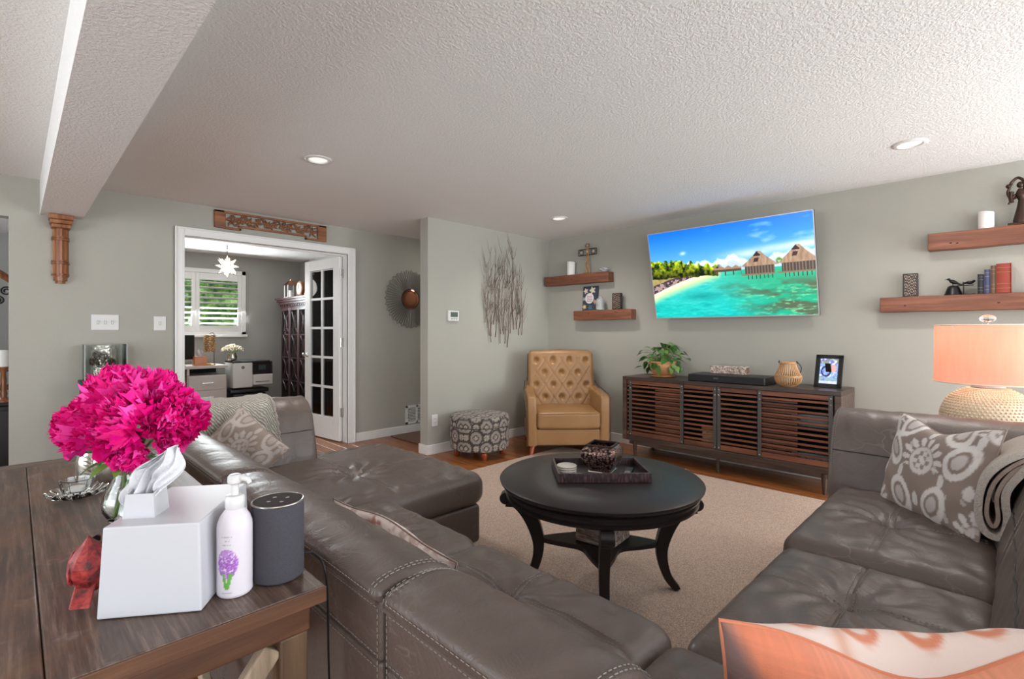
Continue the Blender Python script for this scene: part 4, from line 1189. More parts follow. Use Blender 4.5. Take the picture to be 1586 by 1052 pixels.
for k in range(4):
    a = -2.1 + k * pi / 2 - .3
    g = G().lathe([(.022, 0), (.026, .012), (.03, .03), (.034, .055), (.028, .07), (.036, .086)], 18, c=(.235 * cos(a), .235 * sin(a), 0)); obj('leg', g, M['redwood'], ot)

# ---------------------------------------------------------------- coffee table
tx, ty = CP(2.447, .430)
ct = thing('coffee_table', 'round black coffee table with curved scroll legs on the rug', 'table', (tx, ty, .015), -YAW - radians(6))
TZ = .552 - .015
g = G().lathe([(.0001, TZ - .03), (.46, TZ - .03), (.478, TZ - .026), (.488, TZ - .014), (.49, TZ - .006), (.484, TZ), (.3, TZ), (.0001, TZ)], 96); obj('tabletop', g, M['espresso'], ct, angle=50)
g = G().lathe([(.39, TZ - .09), (.452, TZ - .09), (.462, TZ - .084), (.462, TZ - .074), (.450, TZ - .068), (.448, TZ - .056), (.468, TZ - .05), (.47, TZ - .04), (.458, TZ - .032), (.44, TZ - .03), (.39, TZ - .03)], 96)
n = 96; m = 11; g.f = [f for f in g.f if len(f) == 4]
g.f += [((m - 1) * n + k, (m - 1) * n + (k + 1) % n, (k + 1) % n, k) for k in range(n)]
obj('apron', g, MB('espresso_gloss').set(col=sc(36, 29, 28), rough=.2, spec=.6).m, ct, angle=24)
legc = spline([(.455, 0, TZ - .115), (.40, 0, TZ - .13), (.345, 0, TZ - .2), (.305, 0, TZ - .30), (.30, 0, TZ - .38), (.325, 0, TZ - .47), (.375, 0, .0)], 6)
for k in range(4):
    a = k * pi / 2 - pi / 2
    g = G(); vs = []; L = len(legc)
    for i, p in enumerate(legc):
        d = (legc[min(i + 1, L - 1)] - legc[max(i - 1, 0)]).normalized(); nn = Vector((-d.z, 0, d.x)); u = i / (L - 1)
        th = .030 * (1 - u) ** 1.0 + .015; wd = .026 - .006 * u
        for q, ss in ((1, -1), (1, 1), (-1, 1), (-1, -1)): vs.append(p + nn * th * q + Vector((0, ss * wd, 0)))
    fs = [(i * 4 + j, i * 4 + (j + 1) % 4, i * 4 + 4 + (j + 1) % 4, i * 4 + 4 + j) for i in range(L - 1) for j in range(4)] + [(3, 2, 1, 0), tuple((L - 1) * 4 + j for j in range(4))]
    vs = [Vector((v.x, v.y, max(v.z, 0.0))) for v in vs]
    g.add(vs, fs); g.cyl((.462, -.029, TZ - .118), (.462, .029, TZ - .118), .03, n=20)
    g.box(.38, .43, -.024, .024, TZ - .14, TZ - .08)
    g.v = [tuple(Matrix.Rotation(a, 4, 'Z') @ Vector(p)) for p in g.v]
    obj('leg', g, M['espresso'], ct, bevel=.003, angle=35)
# star shelf with concave edges
pts = []
for k in range(4):
    a0 = k * pi / 2; e = .30
    for i in range(13):
        u = i / 12; a = a0 + u * pi / 2
        r = .135 + (.31 - .135) * abs(2 * u - 1) ** 2.2
        pts.append((r * cos(a), r * sin(a)))
g = G().prism(pts, .205, .228); obj('lower_shelf', g, M['espresso'], ct, smooth=False, bevel=.003)
bx = thing('rustic_block', 'whitewashed rustic wooden block on the lower shelf of the coffee table', 'ornament', (CP(2.43, .435)[0], CP(2.43, .435)[1], .244), -YAW - radians(38))
bx.location.x, bx.location.y = CP(2.45, .448)
obj('block', G().soft((.098, .098, .10), .006, (1, 1, 1), 2, c=(0, 0, .10)), M['driftwood'], bx)

tz = .5525
tr_ = thing('serving_tray', 'dark crocodile textured rectangular tray on the coffee table', 'tray', (*CP(2.485, .435), tz), -YAW + radians(1))
crm = MB('crocodile_leather'); v_ = crm.coord(); 
vd = crm.voro(crm.coord('Object', (1.6, 1, .5)), 42, 'DISTANCE_TO_EDGE'); crm.set(col=crm.ramp(vd, [(0, sc(30, 20, 22)), (.25, sc(70, 46, 46)), (1, sc(120, 84, 78))]), rough=.35); crm.bump(vd, .6, .003)
a_, b_ = .222, .15
for q in ((-a_, a_, -b_, -b_ + .012), (-a_, a_, b_ - .012, b_), (-a_, -a_ + .012, -b_ + .012, b_ - .012), (a_ - .012, a_, -b_ + .012, b_ - .012)):
    g = G().soft(((q[1] - q[0]) / 2, (q[3] - q[2]) / 2, .0225), .002, (1, 1, 1), 2, c=((q[0] + q[1]) / 2, (q[2] + q[3]) / 2, .0225)); obj('tray_side', g, crm.m, tr_)
obj('tray_bottom', G().box(-a_ + .01, a_ - .01, -b_ + .01, b_ - .01, .001, .008), plain('tray_lining', (44, 32, 32), .3), tr_, smooth=False)
for k in range(4):
    t = thing('coaster', ['lowest cream round coaster of the stack in the tray', 'second cream round coaster from the bottom of the stack', 'third cream round coaster from the bottom of the stack', 'topmost cream round coaster of the stack in the tray'][k],
              'coaster', (CP(2.475, .272)[0] + .0006 * k, CP(2.475, .272)[1], tz + .0082 + k * .0105), k * .4, group='stack of cream coasters')
    obj('disc', G().lathe([(.044, .001), (.048, .0025), (.0495, .005), (.048, .0078), (.043, .0095), (.0001, .0095)], 40), plain('cream_stone', (190, 184, 174), .6), t)
    obj('cork_base', G().lathe([(.046, -.0004), (.046, .0004), (.0001, .0004)], 30), M['driftwood'], t)
# pierced square bowl
pb = thing('pierced_bowl', 'dark pierced metal square candle bowl in the tray', 'bowl', (*CP(2.50, .455), tz + .0085), -YAW + radians(62))
def bowlprof(h):   # half width at height fraction
    return .038 + .046 * sin(pi * min(1, h * .62 + .08)) - (.012 * max(0, h - .8) / .2)
pm_ = MB('pierced_bronze'); vv = pm_.voro(pm_.coord(), 95, 'DISTANCE_TO_EDGE'); vc = pm_.voro(pm_.coord(), 95, 'F1')
pm_.set(col=pm_.ramp(vc, [(0, sc(186, 160, 150)), (.40, sc(136, 108, 100)), (.72, sc(40, 28, 28))]), rough=.25, metal=.75); pm_.bump(vv, .5, .003)
Hb = .125
def sq(u, v):
    s = u * 4; k = int(s) % 4; f = s - int(s); r = bowlprof(v)
    e = (f - .5) * 2; rr = r * (1 - .06 * 0); 
    bulge = 1 + .10 * (1 - e * e)
    p = [(rr * bulge, e * rr), (-e * rr, rr * bulge), (-rr * bulge, -e * rr), (e * rr, -rr * bulge)][k]
    return (p[0], p[1], .012 + Hb * v)
g = G().grid(sq, 32, 16, closeu=True); o = obj('body', g, pm_.m, pb, angle=60); so = o.modifiers.new('s', 'SOLIDIFY'); so.thickness = .003; so.offset = -1
r = bowlprof(1) + .004
g = G()
for q in ((-r, r, -r, -r + .008), (-r, r, r - .008, r), (-r, -r + .008, -r, r), (r - .008, r, -r, r)): g.box(q[0], q[1], q[2], q[3], Hb + .008, Hb + .018)
obj('rim', g, M['bronze'], pb, smooth=False, bevel=.002)
obj('foot', G().soft((.058, .058, .006), .004, (1, 1, 1), 2, c=(0, 0, .006)), M['silver'], pb)
g = G(); kr = random.Random(2)
for i in range(120): g.ell((kr.uniform(-.07, .07), kr.uniform(-.07, .07), Hb - .012 + kr.uniform(-.008, .006)), (.009, .007, .006), 6, 4)
o = obj('potpourri', g, M['bronze'], pb, kind='stuff')
rc = thing('remote_control', 'small dark remote control with silver end inside the tray', 'remote', (*CP(2.46, .575), tz + .0085), -YAW + radians(70))
obj('case', G().soft((.065, .02, .008), .005, (2, 1, 1), 2, c=(0, 0, .008)), M['black'], rc); obj('silver_pad', G().soft((.02, .014, .002), .0015, (1, 1, 1), 2, c=(-.035, 0, .0165)), M['chrome'], rc)

# ---------------------------------------------------------------- sectional sofa
so_ = thing('sectional_sofa', 'large grey leather U shaped sectional sofa with chaise', 'sofa', (.485, 0, 0))
LX = .485
def spart(name, g, m=None, **k):
    g.v = [(p[0] - LX, p[1], p[2]) for p in g.v]
    return obj(name, g, m or M['leather'], so_, **k)
stg = {}
def stitch(key, pts, off=0):
    g = stg.setdefault(key, G()); pts = [Vector(p) for p in pts]
    acc = 0; 
    for i in range(len(pts) - 1):
        a, b = pts[i], pts[i + 1]; L = (b - a).length
        if L < 1e-6: continue
        d = (b - a) / L; s = -acc
        while s < L:
            if s >= 0 or s + .0075 > 0:
                p = a + d * max(s, 0); q = a + d * min(L, s + .0075)
                if (q - p).length > .002: g.tube([p, q], .0010, 4)
            s += .0125
        acc = (L + acc) % .0125
# crest profile, x from the outer face inward
CR = smoothprof([(-.006, .752), (-.010, .768), (.002, .783), (.045, .793), (.095, .793), (.145, .778), (.185, .745), (.215, .695), (.24, .62), (.265, .54), (.285, .46), (.28, .34), (.16, .30), (.05, .34), (.02, .5), (.012, .70)], 3)
def wr1(x, y, z, s=0):
    a = .0035 * sin(y * 31 + 9 * z + s) * sin(y * 11 + 1.7 * s) + .002 * sin(y * 73 + x * 40 + s)
    return a
def back_mod(mat4, L0, L1, seed=0):
    """one back module: crest roll + outer panels, profile x outward->inward, running along local y"""
    def fn(x, y, z):
        t = (y - L0) / (L1 - L0); e = min(t, 1 - t)
        pf = .010 * (1 - exp(-e * 9)) if z > .7 else .006 * (1 - exp(-e * 9))
        nx, nz = (x - .13) / .15, (z - .62) / .25
        k = 1 if x > .02 else .2
        w = wr1(x, y, z, seed) * k
        return (x + (pf + w) * max(-.3, min(1, nx)) * (1 if x > .1 else .2), y, z + (pf + w) * max(0, min(1, nz)))
    g = G().extr(CR, L0 + .003, L1 - .003, .022, 40, 5, fn=fn); g.v = [tuple(mat4 @ Vector(p)) for p in g.v]; spart('back_cushion', g)
    for z0, z1 in ((.05, .6395), (.6405, .757)):
        g = G().soft((.03, (L1 - L0) / 2 - .004, (z1 - z0) / 2), .008, (1, 6, 2), 3, c=(.03, (L0 + L1) / 2, (z0 + z1) / 2)); g.v = [tuple(mat4 @ Vector(p)) for p in g.v]; spart('outer_panel', g)
    for z in (.628, .652): stitch('stitching', [mat4 @ Vector((-.001, L0 + .02 + (L1 - L0 - .04) * i / 8, z)) for i in range(9)])
    stitch('stitching', [mat4 @ Vector((-.001, L0 + .02 + (L1 - L0 - .04) * i / 8, .742)) for i in range(9)])
    stitch('stitching', [mat4 @ Vector((-.0125, L0 + .025 + (L1 - L0 - .05) * i / 8, .772)) for i in range(9)])
    for yy, sg in ((L0, 1), (L1, -1)):
        stitch('stitching', [mat4 @ Vector((-.001, yy + sg * .014, .06 + .68 * i / 6)) for i in range(7)])
        c = [Vector(q) for q in CR[3:28]]
        for dd in (.018, .028):
            pts = []
            for q in c:
                p = fn(q[0], yy + sg * dd, q[1]); pts.append(mat4 @ Vector((p[0] + (.0015 if p[0] > .2 else -.0006), p[1], p[2] + (.0018 if p[2] > .74 else 0))))
            stitch('stitching', pts)
    g = G().tube([mat4 @ Vector((-.006, L0 + .01, .7535)), mat4 @ Vector((-.006, L1 - .01, .7535))], .0035, 6); spart('welt', g)
    g = G().tube([mat4 @ Vector(fn(.2425, L0 + .02 + (L1 - L0 - .04) * i / 20, .612)) for i in range(21)], .0032, 6); spart('face_seam', g, M['leather_seam'])
A = Matrix.Translation((LX, 0, 0))
back_mod(A, 1.825, 3.08, 1); back_mod(A, .828, 1.82, 2); back_mod(A, .36, .823, 3); back_mod(A, -.27, .355, 4)
# run B backs: outer face towards -y ; local x(out->in) -> +y, local y -> x
Bm = Matrix.Translation((0, -.262, 0)) @ Matrix.Diagonal((1, 1, 1.045, 1)) @ Matrix(((0, 1, 0, 0), (1, 0, 0, 0), (0, 0, 1, 0), (0, 0, 0, 1)))
back_mod(Bm, .78, 1.30, 5); back_mod(Bm, 1.305, 2.18, 6); back_mod(Bm, 2.185, 3.02, 7)
# far left arm (faces -y): outer face to +y
Cm = Matrix.Translation((0, 3.37, 0)) @ Matrix(((0, 1, 0, 0), (-1, 0, 0, 0), (0, 0, 1, 0), (0, 0, 0, 1)))
Cm = Cm @ Matrix.Diagonal((1.06, 1, 1.055, 1))
back_mod(Cm, .50, 1.355, 8)
# right end arm (faces -x)
Dm = Matrix.Translation((3.275, 0, 0)) @ Matrix.Diagonal((-1.08, 1, 1.065, 1))
back_mod(Dm, -.26, .665, 9)
# seats
def seat(x0, x1, y0, y1, zt=.465, th=.19, tuft=None, name='seat_cushion', rr=.055, res=44, front=None, amp=1.0):
    hx, hy = (x1 - x0) / 2, (y1 - y0) / 2; cx, cy = (x0 + x1) / 2, (y0 + y1) / 2
    tfx, tfy = (tuft[0] - cx, tuft[1] - cy) if tuft else (0, 0)
    def fn(p):
        x, y, z = p
        if z > 0:
            ex = max(0, 1 - (x / hx) ** 2); ey = max(0, 1 - (y / hy) ** 2)
            z += .022 * (ex * ey) ** .5
            if tuft:
                d = sqrt((x - tfx) ** 2 + (y - tfy) ** 2); th_ = atan2(y - tfy, x - tfx)
                z -= .030 * exp(-(d / .05) ** 2) + .012 * exp(-(d / .16) ** 2)
                z += amp * .0045 * sin(11 * th_ + 3 * sin(d * 14)) * exp(-((d - .13) / .12) ** 2)
                z -= .007 * exp(-((x - tfx) / .007) ** 2) + .007 * exp(-((y - tfy) / .007) ** 2)
            e = min(hx - abs(x), hy - abs(y))
            z += amp * .003 * sin(x * 46 + 5 * sin(y * 9)) * exp(-((e - .09) / .05) ** 2) + amp * .003 * sin(y * 52 + 4 * sin(x * 8)) * exp(-((e - .09) / .05) ** 2)
        else: z *= 1
        k = 1 + .012 * sin(pi * (z / th + .5))
        return (x * k, y * k, z)
    g = G().soft((hx, hy, th / 2), rr, (res, res, 4), 6, fn=fn, c=(cx, cy, zt - th / 2)); spart(name, g)
    if tuft:
        def top(x, y):
            return fn((x - cx, y - cy, th / 2))[2] + zt - th / 2 + .0020
        for o_ in (-.010, .010):
            stitch('stitching', [(tuft[0] + o_, y0 + .05 + (y1 - y0 - .1) * i / 40, top(tuft[0] + o_, y0 + .05 + (y1 - y0 - .1) * i / 40)) for i in range(41)])
            stitch('stitching', [(x0 + .05 + (x1 - x0 - .1) * i / 40, tuft[1] + o_, top(x0 + .05 + (x1 - x0 - .1) * i / 40, tuft[1] + o_)) for i in range(41)])
seat(.755, 1.275, .635, 1.437, tuft=(1.07, 1.08)); seat(.755, 1.275, 1.443, 2.125, tuft=(1.03, 1.79))
seat(.755, 1.225, -.02, .629)
seat(1.231, 2.068, .0, .605, tuft=(1.735, .335), zt=.462); seat(2.074, 2.99, .0, .615, tuft=(2.5, .335), zt=.485)
seat(.755, 1.925, 2.132, 3.27, tuft=(1.36, 2.62), zt=.455, amp=2.0, rr=.07, res=60, name='chaise_cushion')
for nm, b in (('base_panel', (.56, 1.25, .05, 2.10, .05, .285)), ('base_panel', (.80, 2.94, -.2, .585, .05, .285)), ('chaise_base', (.56, 1.905, 2.15, 3.24, .05, .275)), ('base_panel', (2.9, 3.2, -.2, .64, .05, .285))):
    g = G().soft(((b[1] - b[0]) / 2, (b[3] - b[2]) / 2, (b[5] - b[4]) / 2), .03, (4, 4, 2), 4, c=((b[0] + b[1]) / 2, (b[2] + b[3]) / 2, (b[4] + b[5]) / 2)); spart(nm, g)
for x, y in ((.6, .1), (.6, 2.0), (.6, 3.15), (1.82, 3.15), (1.82, 2.25), (3.1, .55), (3.1, -.15), (.6, -.15), (1.9, .5)):
    g = G().cyl((x, y, .0155), (x, y, .055), .022, n=12); spart('foot', g, M['black'])
for k, g in stg.items():
    g.v = [(p[0] - LX, p[1], p[2]) for p in g.v]; obj(k, g, M['thread'], so_, kind='stuff', smooth=False, recalc=False)
# ---------------------------------------------------------------- pillows, throws
def pillow(name, lab, loc, rz, w, h, th, tilt=0, roll=0, pf=None, pb=None, chop=0, n=90, group=None, edge=None, back_puff=1.0, cat='pillow'):
    """width along x, height along z, front towards -y; tilt leans the top back (+y)"""
    t = thing(name, lab, cat, loc, rz, group)
    R_ = Matrix.Rotation(-tilt, 4, 'X') @ Matrix.Rotation(roll, 4, 'Y')
    def pt(u, v, s):
        a, b = 2 * u - 1, 2 * v - 1
        ka = 1 - .07 * (1 - b * b) ; kb = 1 - .07 * (1 - a * a)
        x = a * w / 2 * ka; z = b * h / 2 * kb
        if b > 0: z -= chop * exp(-(a / .5) ** 2) * b ** 2
        d = (max(0, 1 - abs(a) ** 2.6) * max(0, 1 - abs(b) ** 2.6)) ** .55
        y = s * th / 2 * d * (back_puff if s > 0 else 1)
        y += .004 * sin(7 * a + 5 * b) * d + .006 * sin(13 * a * b + 2) * d
        if s > 0 and back_puff > 1 and b > 0: z += chop * .9 * exp(-(a / .55) ** 2) * b ** 2 * min(1, d * 1.6)
        return R_ @ Vector((x, y, z)) + Vector((0, 0, h / 2 * cos(tilt)))
    for s, p, nm in ((-1, pf, 'front_cover'), (1, pb, 'back_cover')):
        g = G().grid(lambda u, v: tuple(pt(u, v, s)), n, n)
        uu = np.array([(i / n, j / n) for j in range(n + 1) for i in range(n + 1)])
        if callable(p):
            col = p(uu[:, 0], uu[:, 1]); obj(nm, g, M['fabricp'], t, paint=lambda co: col, recalc=False)
        else: obj(nm, g, p, t, recalc=False)
    pts = [pt(i / 20, 0, 1) for i in range(20)] + [pt(1, i / 20, 1) for i in range(20)] + [pt(1 - i / 20, 1, 1) for i in range(20)] + [pt(0, 1 - i / 20, 1) for i in range(20)]
    obj('seam', G().tube(pts, .0028, 5, closed=True), edge or M['lining'], t)
    return t

def ikat(u, v):
    c = np.zeros((len(u), 3)) + np.array([132, 116, 106])
    x = u * 1.0; y = v * .82
    jag = .006 * (vn(x * 90, y * 3) - .5) * 2
    def med(cx, cy, s, c):
        dx, dy = (x - cx) / s, (y - cy + jag) / s
        d = np.hypot(dx, dy * .9); t = np.arctan2(dy, dx)
        pet = 1 + .10 * np.cos(14 * t)
        up = dy > -.35
        c = lay(c, step(1.0 * pet - d, .05) * step(d - .62, .05) * (np.cos(14 * t) > -.35) * up, [205, 196, 192])
        c = lay(c, step(.58 - d, .05), [200, 190, 186]); c = lay(c, step(.40 - d, .04) * (np.sin(dx * 16) * np.sin(dy * 16) > 0), [140, 124, 114]); c = lay(c, step(.12 - d, .04), [205, 196, 192])
        return c
    def tear(cx, cy, s, c, fl=1):
        dx, dy = (x - cx) / s * fl, (y - cy + jag) / s
        d = np.hypot(dx + .25 * dy, dy * .72)
        c = lay(c, step(1 - d, .06) * step(d - .62, .06), [206, 198, 194]); c = lay(c, step(.42 - d, .06), [182, 172, 168]); return c
    c = med(.5, .47, .20, c)
    for cx in (-.02, 1.02): c = med(cx, .0, .18, c); c = med(cx, .82, .18, c)
    for cx, cy, f in ((.16, .52, 1), (.84, .52, -1), (.34, .14, 1), (.68, .14, -1), (.26, .78, -1), (.74, .78, 1)): c = tear(cx, cy, .11, c, f)
    for cx, cy in ((.5, .14), (.5, .76), (.06, .32), (.94, .32), (.08, .7), (.92, .7), (.3, .34), (.72, .34)):
        d = np.hypot((x - cx) / .03, (y - cy + jag) / .055); c = lay(c, step(1 - d, .1), [200, 192, 188])
    q = (np.hypot((((x * 7) % 1) - .5) * 1.6, ((y * 6) % 1) - .5) < .22) & (fbm(x * 5, y * 5) > .56); c = lay(c, q * .7, [196, 188, 184])
    return srgb2lin(c)
def ikat_soft(u, v):
    return ikat(u, v) * .0 + (ikat(u, v) * .42 + srgb2lin(np.array([138, 122, 110])) * .58)

# right ikat pillow, in the corner of the right arm
a0, b0 = Vector((2.86, .42)), Vector((2.50, .10)); mid = (a0 + b0) / 2
rz = math.atan2((b0 - a0).y, (b0 - a0).x)
pillow('throw_pillow', 'taupe and silver medallion throw pillow against the right arm of the sofa', (mid.x + .045, mid.y - .045, .470), rz, .53, .44, .14, tilt=radians(15), roll=radians(-2), chop=.05, pf=ikat, pb=plain('taupe_cotton', (134, 118, 108), .8))
# left pillow on the chaise corner
pillow('throw_pillow', 'taupe patterned throw pillow leaning in the chaise corner', (.845, 2.90, .450), radians(-34), .37, .36, .13, tilt=radians(20), roll=radians(42), pf=ikat_soft, pb=plain('taupe_cotton', (134, 118, 108), .8))
# orange pillow
def orange(u, v):
    c = np.zeros((len(u), 3)) + np.array([196, 130, 102])
    k = step(.16 - u + .25 * (1 - v), .12); c = lay(c, step(.30 - u, .25) * .8, [198, 108, 74]); c = lay(c, step(.045 - u - .3 * (v - .92), .05) * .8, [96, 82, 84])
    c = lay(c, step(u - .55, .3) * .5, [222, 140, 104]); w = fbm(u * 160, v * 5, 2); w2 = fbm(u * 5, v * 160, 2)
    c = c * (.90 + .14 * w[:, None] + .08 * w2[:, None]); return srgb2lin(np.clip(c, 0, 255))
def orange_ikat(u, v):
    c = np.zeros((len(u), 3)) + np.array([206, 184, 174]); jag = .01 * vn(u * 120, v * 3)
    for i, cx in enumerate((.18, .34, .50, .66, .82)):
        for cy in (.80, .52, .25):
            d = np.hypot((u - cx) / .062, (v - cy + jag) / .12); c = lay(c, step(1 - d, .1) * step(d - .55, .1) * .85, [190, 112, 78]); c = lay(c, step(.3 - d, .1) * .7, [186, 100, 64])
        d = np.hypot((u - cx - .05) / .05, (v - .93) / .05); c = lay(c, step(1 - d, .2) * step(d - .45, .2) * .9, [186, 104, 70])
    c = lay(c, np.exp(-((u - .42 + .1 * v) / .02) ** 2) * .5, [180, 110, 80]); return srgb2lin(c)
p0, p1 = Vector((.70, .275)), Vector((1.08, -.14)); mid = (p0 + p1) / 2; rz = math.atan2((p1 - p0).y, (p1 - p0).x)
pillow('throw_pillow', 'orange woven throw pillow with pale patterned top in the near sofa corner', (mid.x + .035, mid.y + .03, .458), rz, .575, .40, .16, tilt=radians(-8), pf=orange, pb=orange_ikat, chop=.075, n=110, back_puff=1.1, edge=plain('orange_thread', (196, 120, 88), .8))
# pale floral pillow whose rim shows over the backrest
def floral(u, v):
    c = np.zeros((len(u), 3)) + np.array([234, 220, 214]); n = fbm(u * 12, v * 12, 3); n2 = fbm(u * 40, v * 40, 3)
    c = lay(c, (n > .56) * (n2 > .45) * .6, [170, 140, 132])
    for a, b in ((.25, .9), (.55, .93), (.82, .9), (.4, .6), (.7, .6)):
        d = np.hypot(u - a, v - b); t = np.arctan2(v - b, u - a); c = lay(c, (d < .05 + .02 * np.cos(5 * t)) * (n2 > .4) * .9, [176, 112, 104])
    return srgb2lin(c)
pillow('throw_pillow', 'pale pink floral pillow peeking over the sofa backrest', (.83, 1.385, .470), pi / 2, .72, .185, .09, tilt=radians(4), pf=floral, pb=floral, n=60, chop=-.032)

# knit throw over the far left arm
t = thing('knit_throw', 'cream cable knit throw draped over the far left arm of the sofa', 'blanket', (.80, 3.2, .84))
g = G()
path = spline([(0, 3.385, .40), (0, 3.388, .70), (0, 3.375, .80), (0, 3.30, .858), (0, 3.22, .868), (0, 3.13, .852), (0, 3.085, .78), (0, 3.068, .66), (0, 3.05, .52)], 6)
def thr(u, v):
    i = v * (len(path) - 1); k = min(int(i), len(path) - 2); p = path[k].lerp(path[k + 1], i - k)
    x0, x1 = .55, 1.07 + .10 * max(0, v - .55)
    x = x0 + (x1 - x0) * u
    w = .012 * sin(x * 24 + v * 3) + .006 * sin(x * 55 + v * 9)
    off = .006 + max(0, w)
    return (x, p.y - (off if v > .5 else -off), p.z + (off if .25 < v < .75 else 0))
g.grid(thr, 60, 60)
o = obj('knitted_sheet', g, M['knit'], t, world=True, recalc=False); sm = o.modifiers.new('s', 'SOLIDIFY'); sm.thickness = .016; sm.offset = 1
g = G()
for i in range(46):
    p = Vector(thr(1, .5 + .5 * i / 46)); q = p + Vector((.014 + .004 * sin(i * 5), -.006, -.018)); g.tube([p, (p + q) / 2 + Vector((.003, 0, 0)), q], .0028, 5)
obj('fringe', g, M['fleece'], t, world=True, kind='stuff')

# folded fleece over the right backs
t = thing('fleece_blanket', 'folded cream fleece blanket with taupe lining over the right backrest', 'blanket', (2.66, 0, .82))
def ribbon(path, thick, x0, x1, name, m):
    path = spline([(a, b - .05, c) for a, b, c in path], 6); g = G(); n = len(path); L = []; R_ = []
    for i, p in enumerate(path):
        d = (path[min(i + 1, n - 1)] - path[max(i - 1, 0)]).normalized(); nn = Vector((0, -d.z, d.y)); L.append(p + nn * thick / 2); R_.append(p - nn * thick / 2)
    loop = [(q.y, q.z) for q in L] + [(q.y, q.z) for q in reversed(R_)]
    m_ = len(loop); k = 10
    vs = [(x0 + (x1 - x0) * j / k, a, b) for j in range(k + 1) for a, b in loop]
    fs = [(j * m_ + i, j * m_ + (i + 1) % m_, (j + 1) * m_ + (i + 1) % m_, (j + 1) * m_ + i) for j in range(k) for i in range(m_)]
    for i in range(n - 1): 
        a, b, c, d = i, i + 1, m_ - 2 - i, m_ - 1 - i
        fs.append((a, b, c, d)); fs.append(tuple(k * m_ + q for q in (d, c, b, a)))
    g.add(vs, fs); return obj(name, g, m, t, world=True)
X0, X1 = 2.45, 2.80
ribbon([(0, -.30, .60), (0, -.295, .80), (0, -.20, .868), (0, -.08, .872), (0, .03, .83), (0, .105, .74), (0, .125, .62), (0, .105, .548), (0, .065, .54), (0, .05, .60), (0, .052, .70), (0, .0, .80)], .022, X0, X1, 'outer_fold', M['fleece'])
ribbon([(0, -.14, .85), (0, -.05, .85), (0, .03, .80), (0, .085, .72), (0, .103, .62), (0, .088, .57), (0, .073, .60), (0, .074, .69), (0, .03, .78), (0, -.05, .835)], .012, X0 + .01, X1 - .01, 'lining_fold', M['lining'])

# ---------------------------------------------------------------- lamp and end table behind the right arm
et = thing('end_table', 'dark end table behind the sofa arm holding the lamp', 'table', (3.80, .10, .0155))
obj('tabletop', G().soft((.30, .30, .015), .006, (1, 1, 1), 2, c=(0, 0, .605)), M['walnut'], et)
obj('apron', G().soft((.27, .27, .03), .004, (1, 1, 1), 2, c=(0, 0, .56)), M['walnut'], et)
for sx in (-1, 1):
    for sy in (-1, 1): obj('leg', G().cyl((sx * .24, sy * .24, .55), (sx * .25, sy * .25, 0), .022, .014), M['walnut'], et)
lm = thing('table_lamp', 'lit table lamp with peach drum shade and woven white base', 'lamp', (3.76, .075, .636))
obj('foot', G().lathe([(.11, 0), (.125, .008), (.125, .02), (.11, .03)], 48), M['white_ceramic'], lm)
bm_ = MB('hobnail_ceramic').set(col=sc(214, 192, 164), rough=.5).m
g = G().lathe([(.115, .025), (.165, .07), (.195, .13), (.198, .18), (.178, .24), (.14, .285), (.09, .315), (.06, .325), (.00001, .33)], 64); obj('body', g, bm_, lm)
g = G(); 
bp = [Vector(p) for p in spline([(.165, 0, .07), (.195, 0, .13), (.198, 0, .18), (.178, 0, .24), (.14, 0, .285), (.09, 0, .315)], 4)]
for i, p in enumerate(bp):
    nn = 64
    for k in range(nn):
        a = 2 * pi * (k + .5 * (i % 2)) / nn; r = p.x + .001; s = .0062 * (.5 + .5 * p.x / .24)
        g.ell((r * cos(a), r * sin(a), p.z), (s, s, .0055), 6, 4)
obj('hobnail', g, bm_, lm, kind='stuff')
obj('neck', G().lathe([(.07, .325), (.072, .335), (.03, .34), (.012, .35), (.012, .60)], 28), M['white_ceramic'], lm)
o = obj('lamp_shade', G().lathe([(.228, .35), (.2283, .40), (.225, .665)], 72).add([], []), M['shade'], lm)
o.data.polygons  # open drum
bmm = bmesh.new(); bmm.from_mesh(o.data); bmesh.ops.delete(bmm, geom=[f for f in bmm.faces if len(f.verts) > 4], context='FACES_ONLY'); bmm.to_mesh(o.data); bmm.free()
pt_ = plain('peach_trim', (240, 208, 186), .7)
for z, r in ((.351, .228), (.664, .225)): obj('shade_rim', G().tube([(r * cos(i * pi / 36), r * sin(i * pi / 36), z) for i in range(72)], .0035, 6, closed=True), pt_, lm)
g = G()
for k in range(3): a = k * 2 * pi / 3 + .4; g.cyl((0, 0, .655), (.225 * cos(a), .225 * sin(a), .655), .0025, n=6)
g.cyl((0, 0, .58), (0, 0, .675), .004, n=8)
obj('spider', g, M['chrome'], lm)
obj('finial', G().ell((0, 0, .70), (.034, .034, .024), 24, 14), glassmat('crystal', (1, 1, 1, 1), .03), lm)
obj('bulb', G().ell((0, 0, .50), (.03, .03, .042), 18, 12), M['bulb'], lm)
l = bpy.data.lights.new('lamp_light', 'POINT'); l.energy = 2.8; l.color = (1, .78, .55); l.shadow_soft_size = .05
o = bpy.data.objects.new('lamp_light', l); C.objects.link(o); o.parent = lm; o.location = (0, 0, .57)

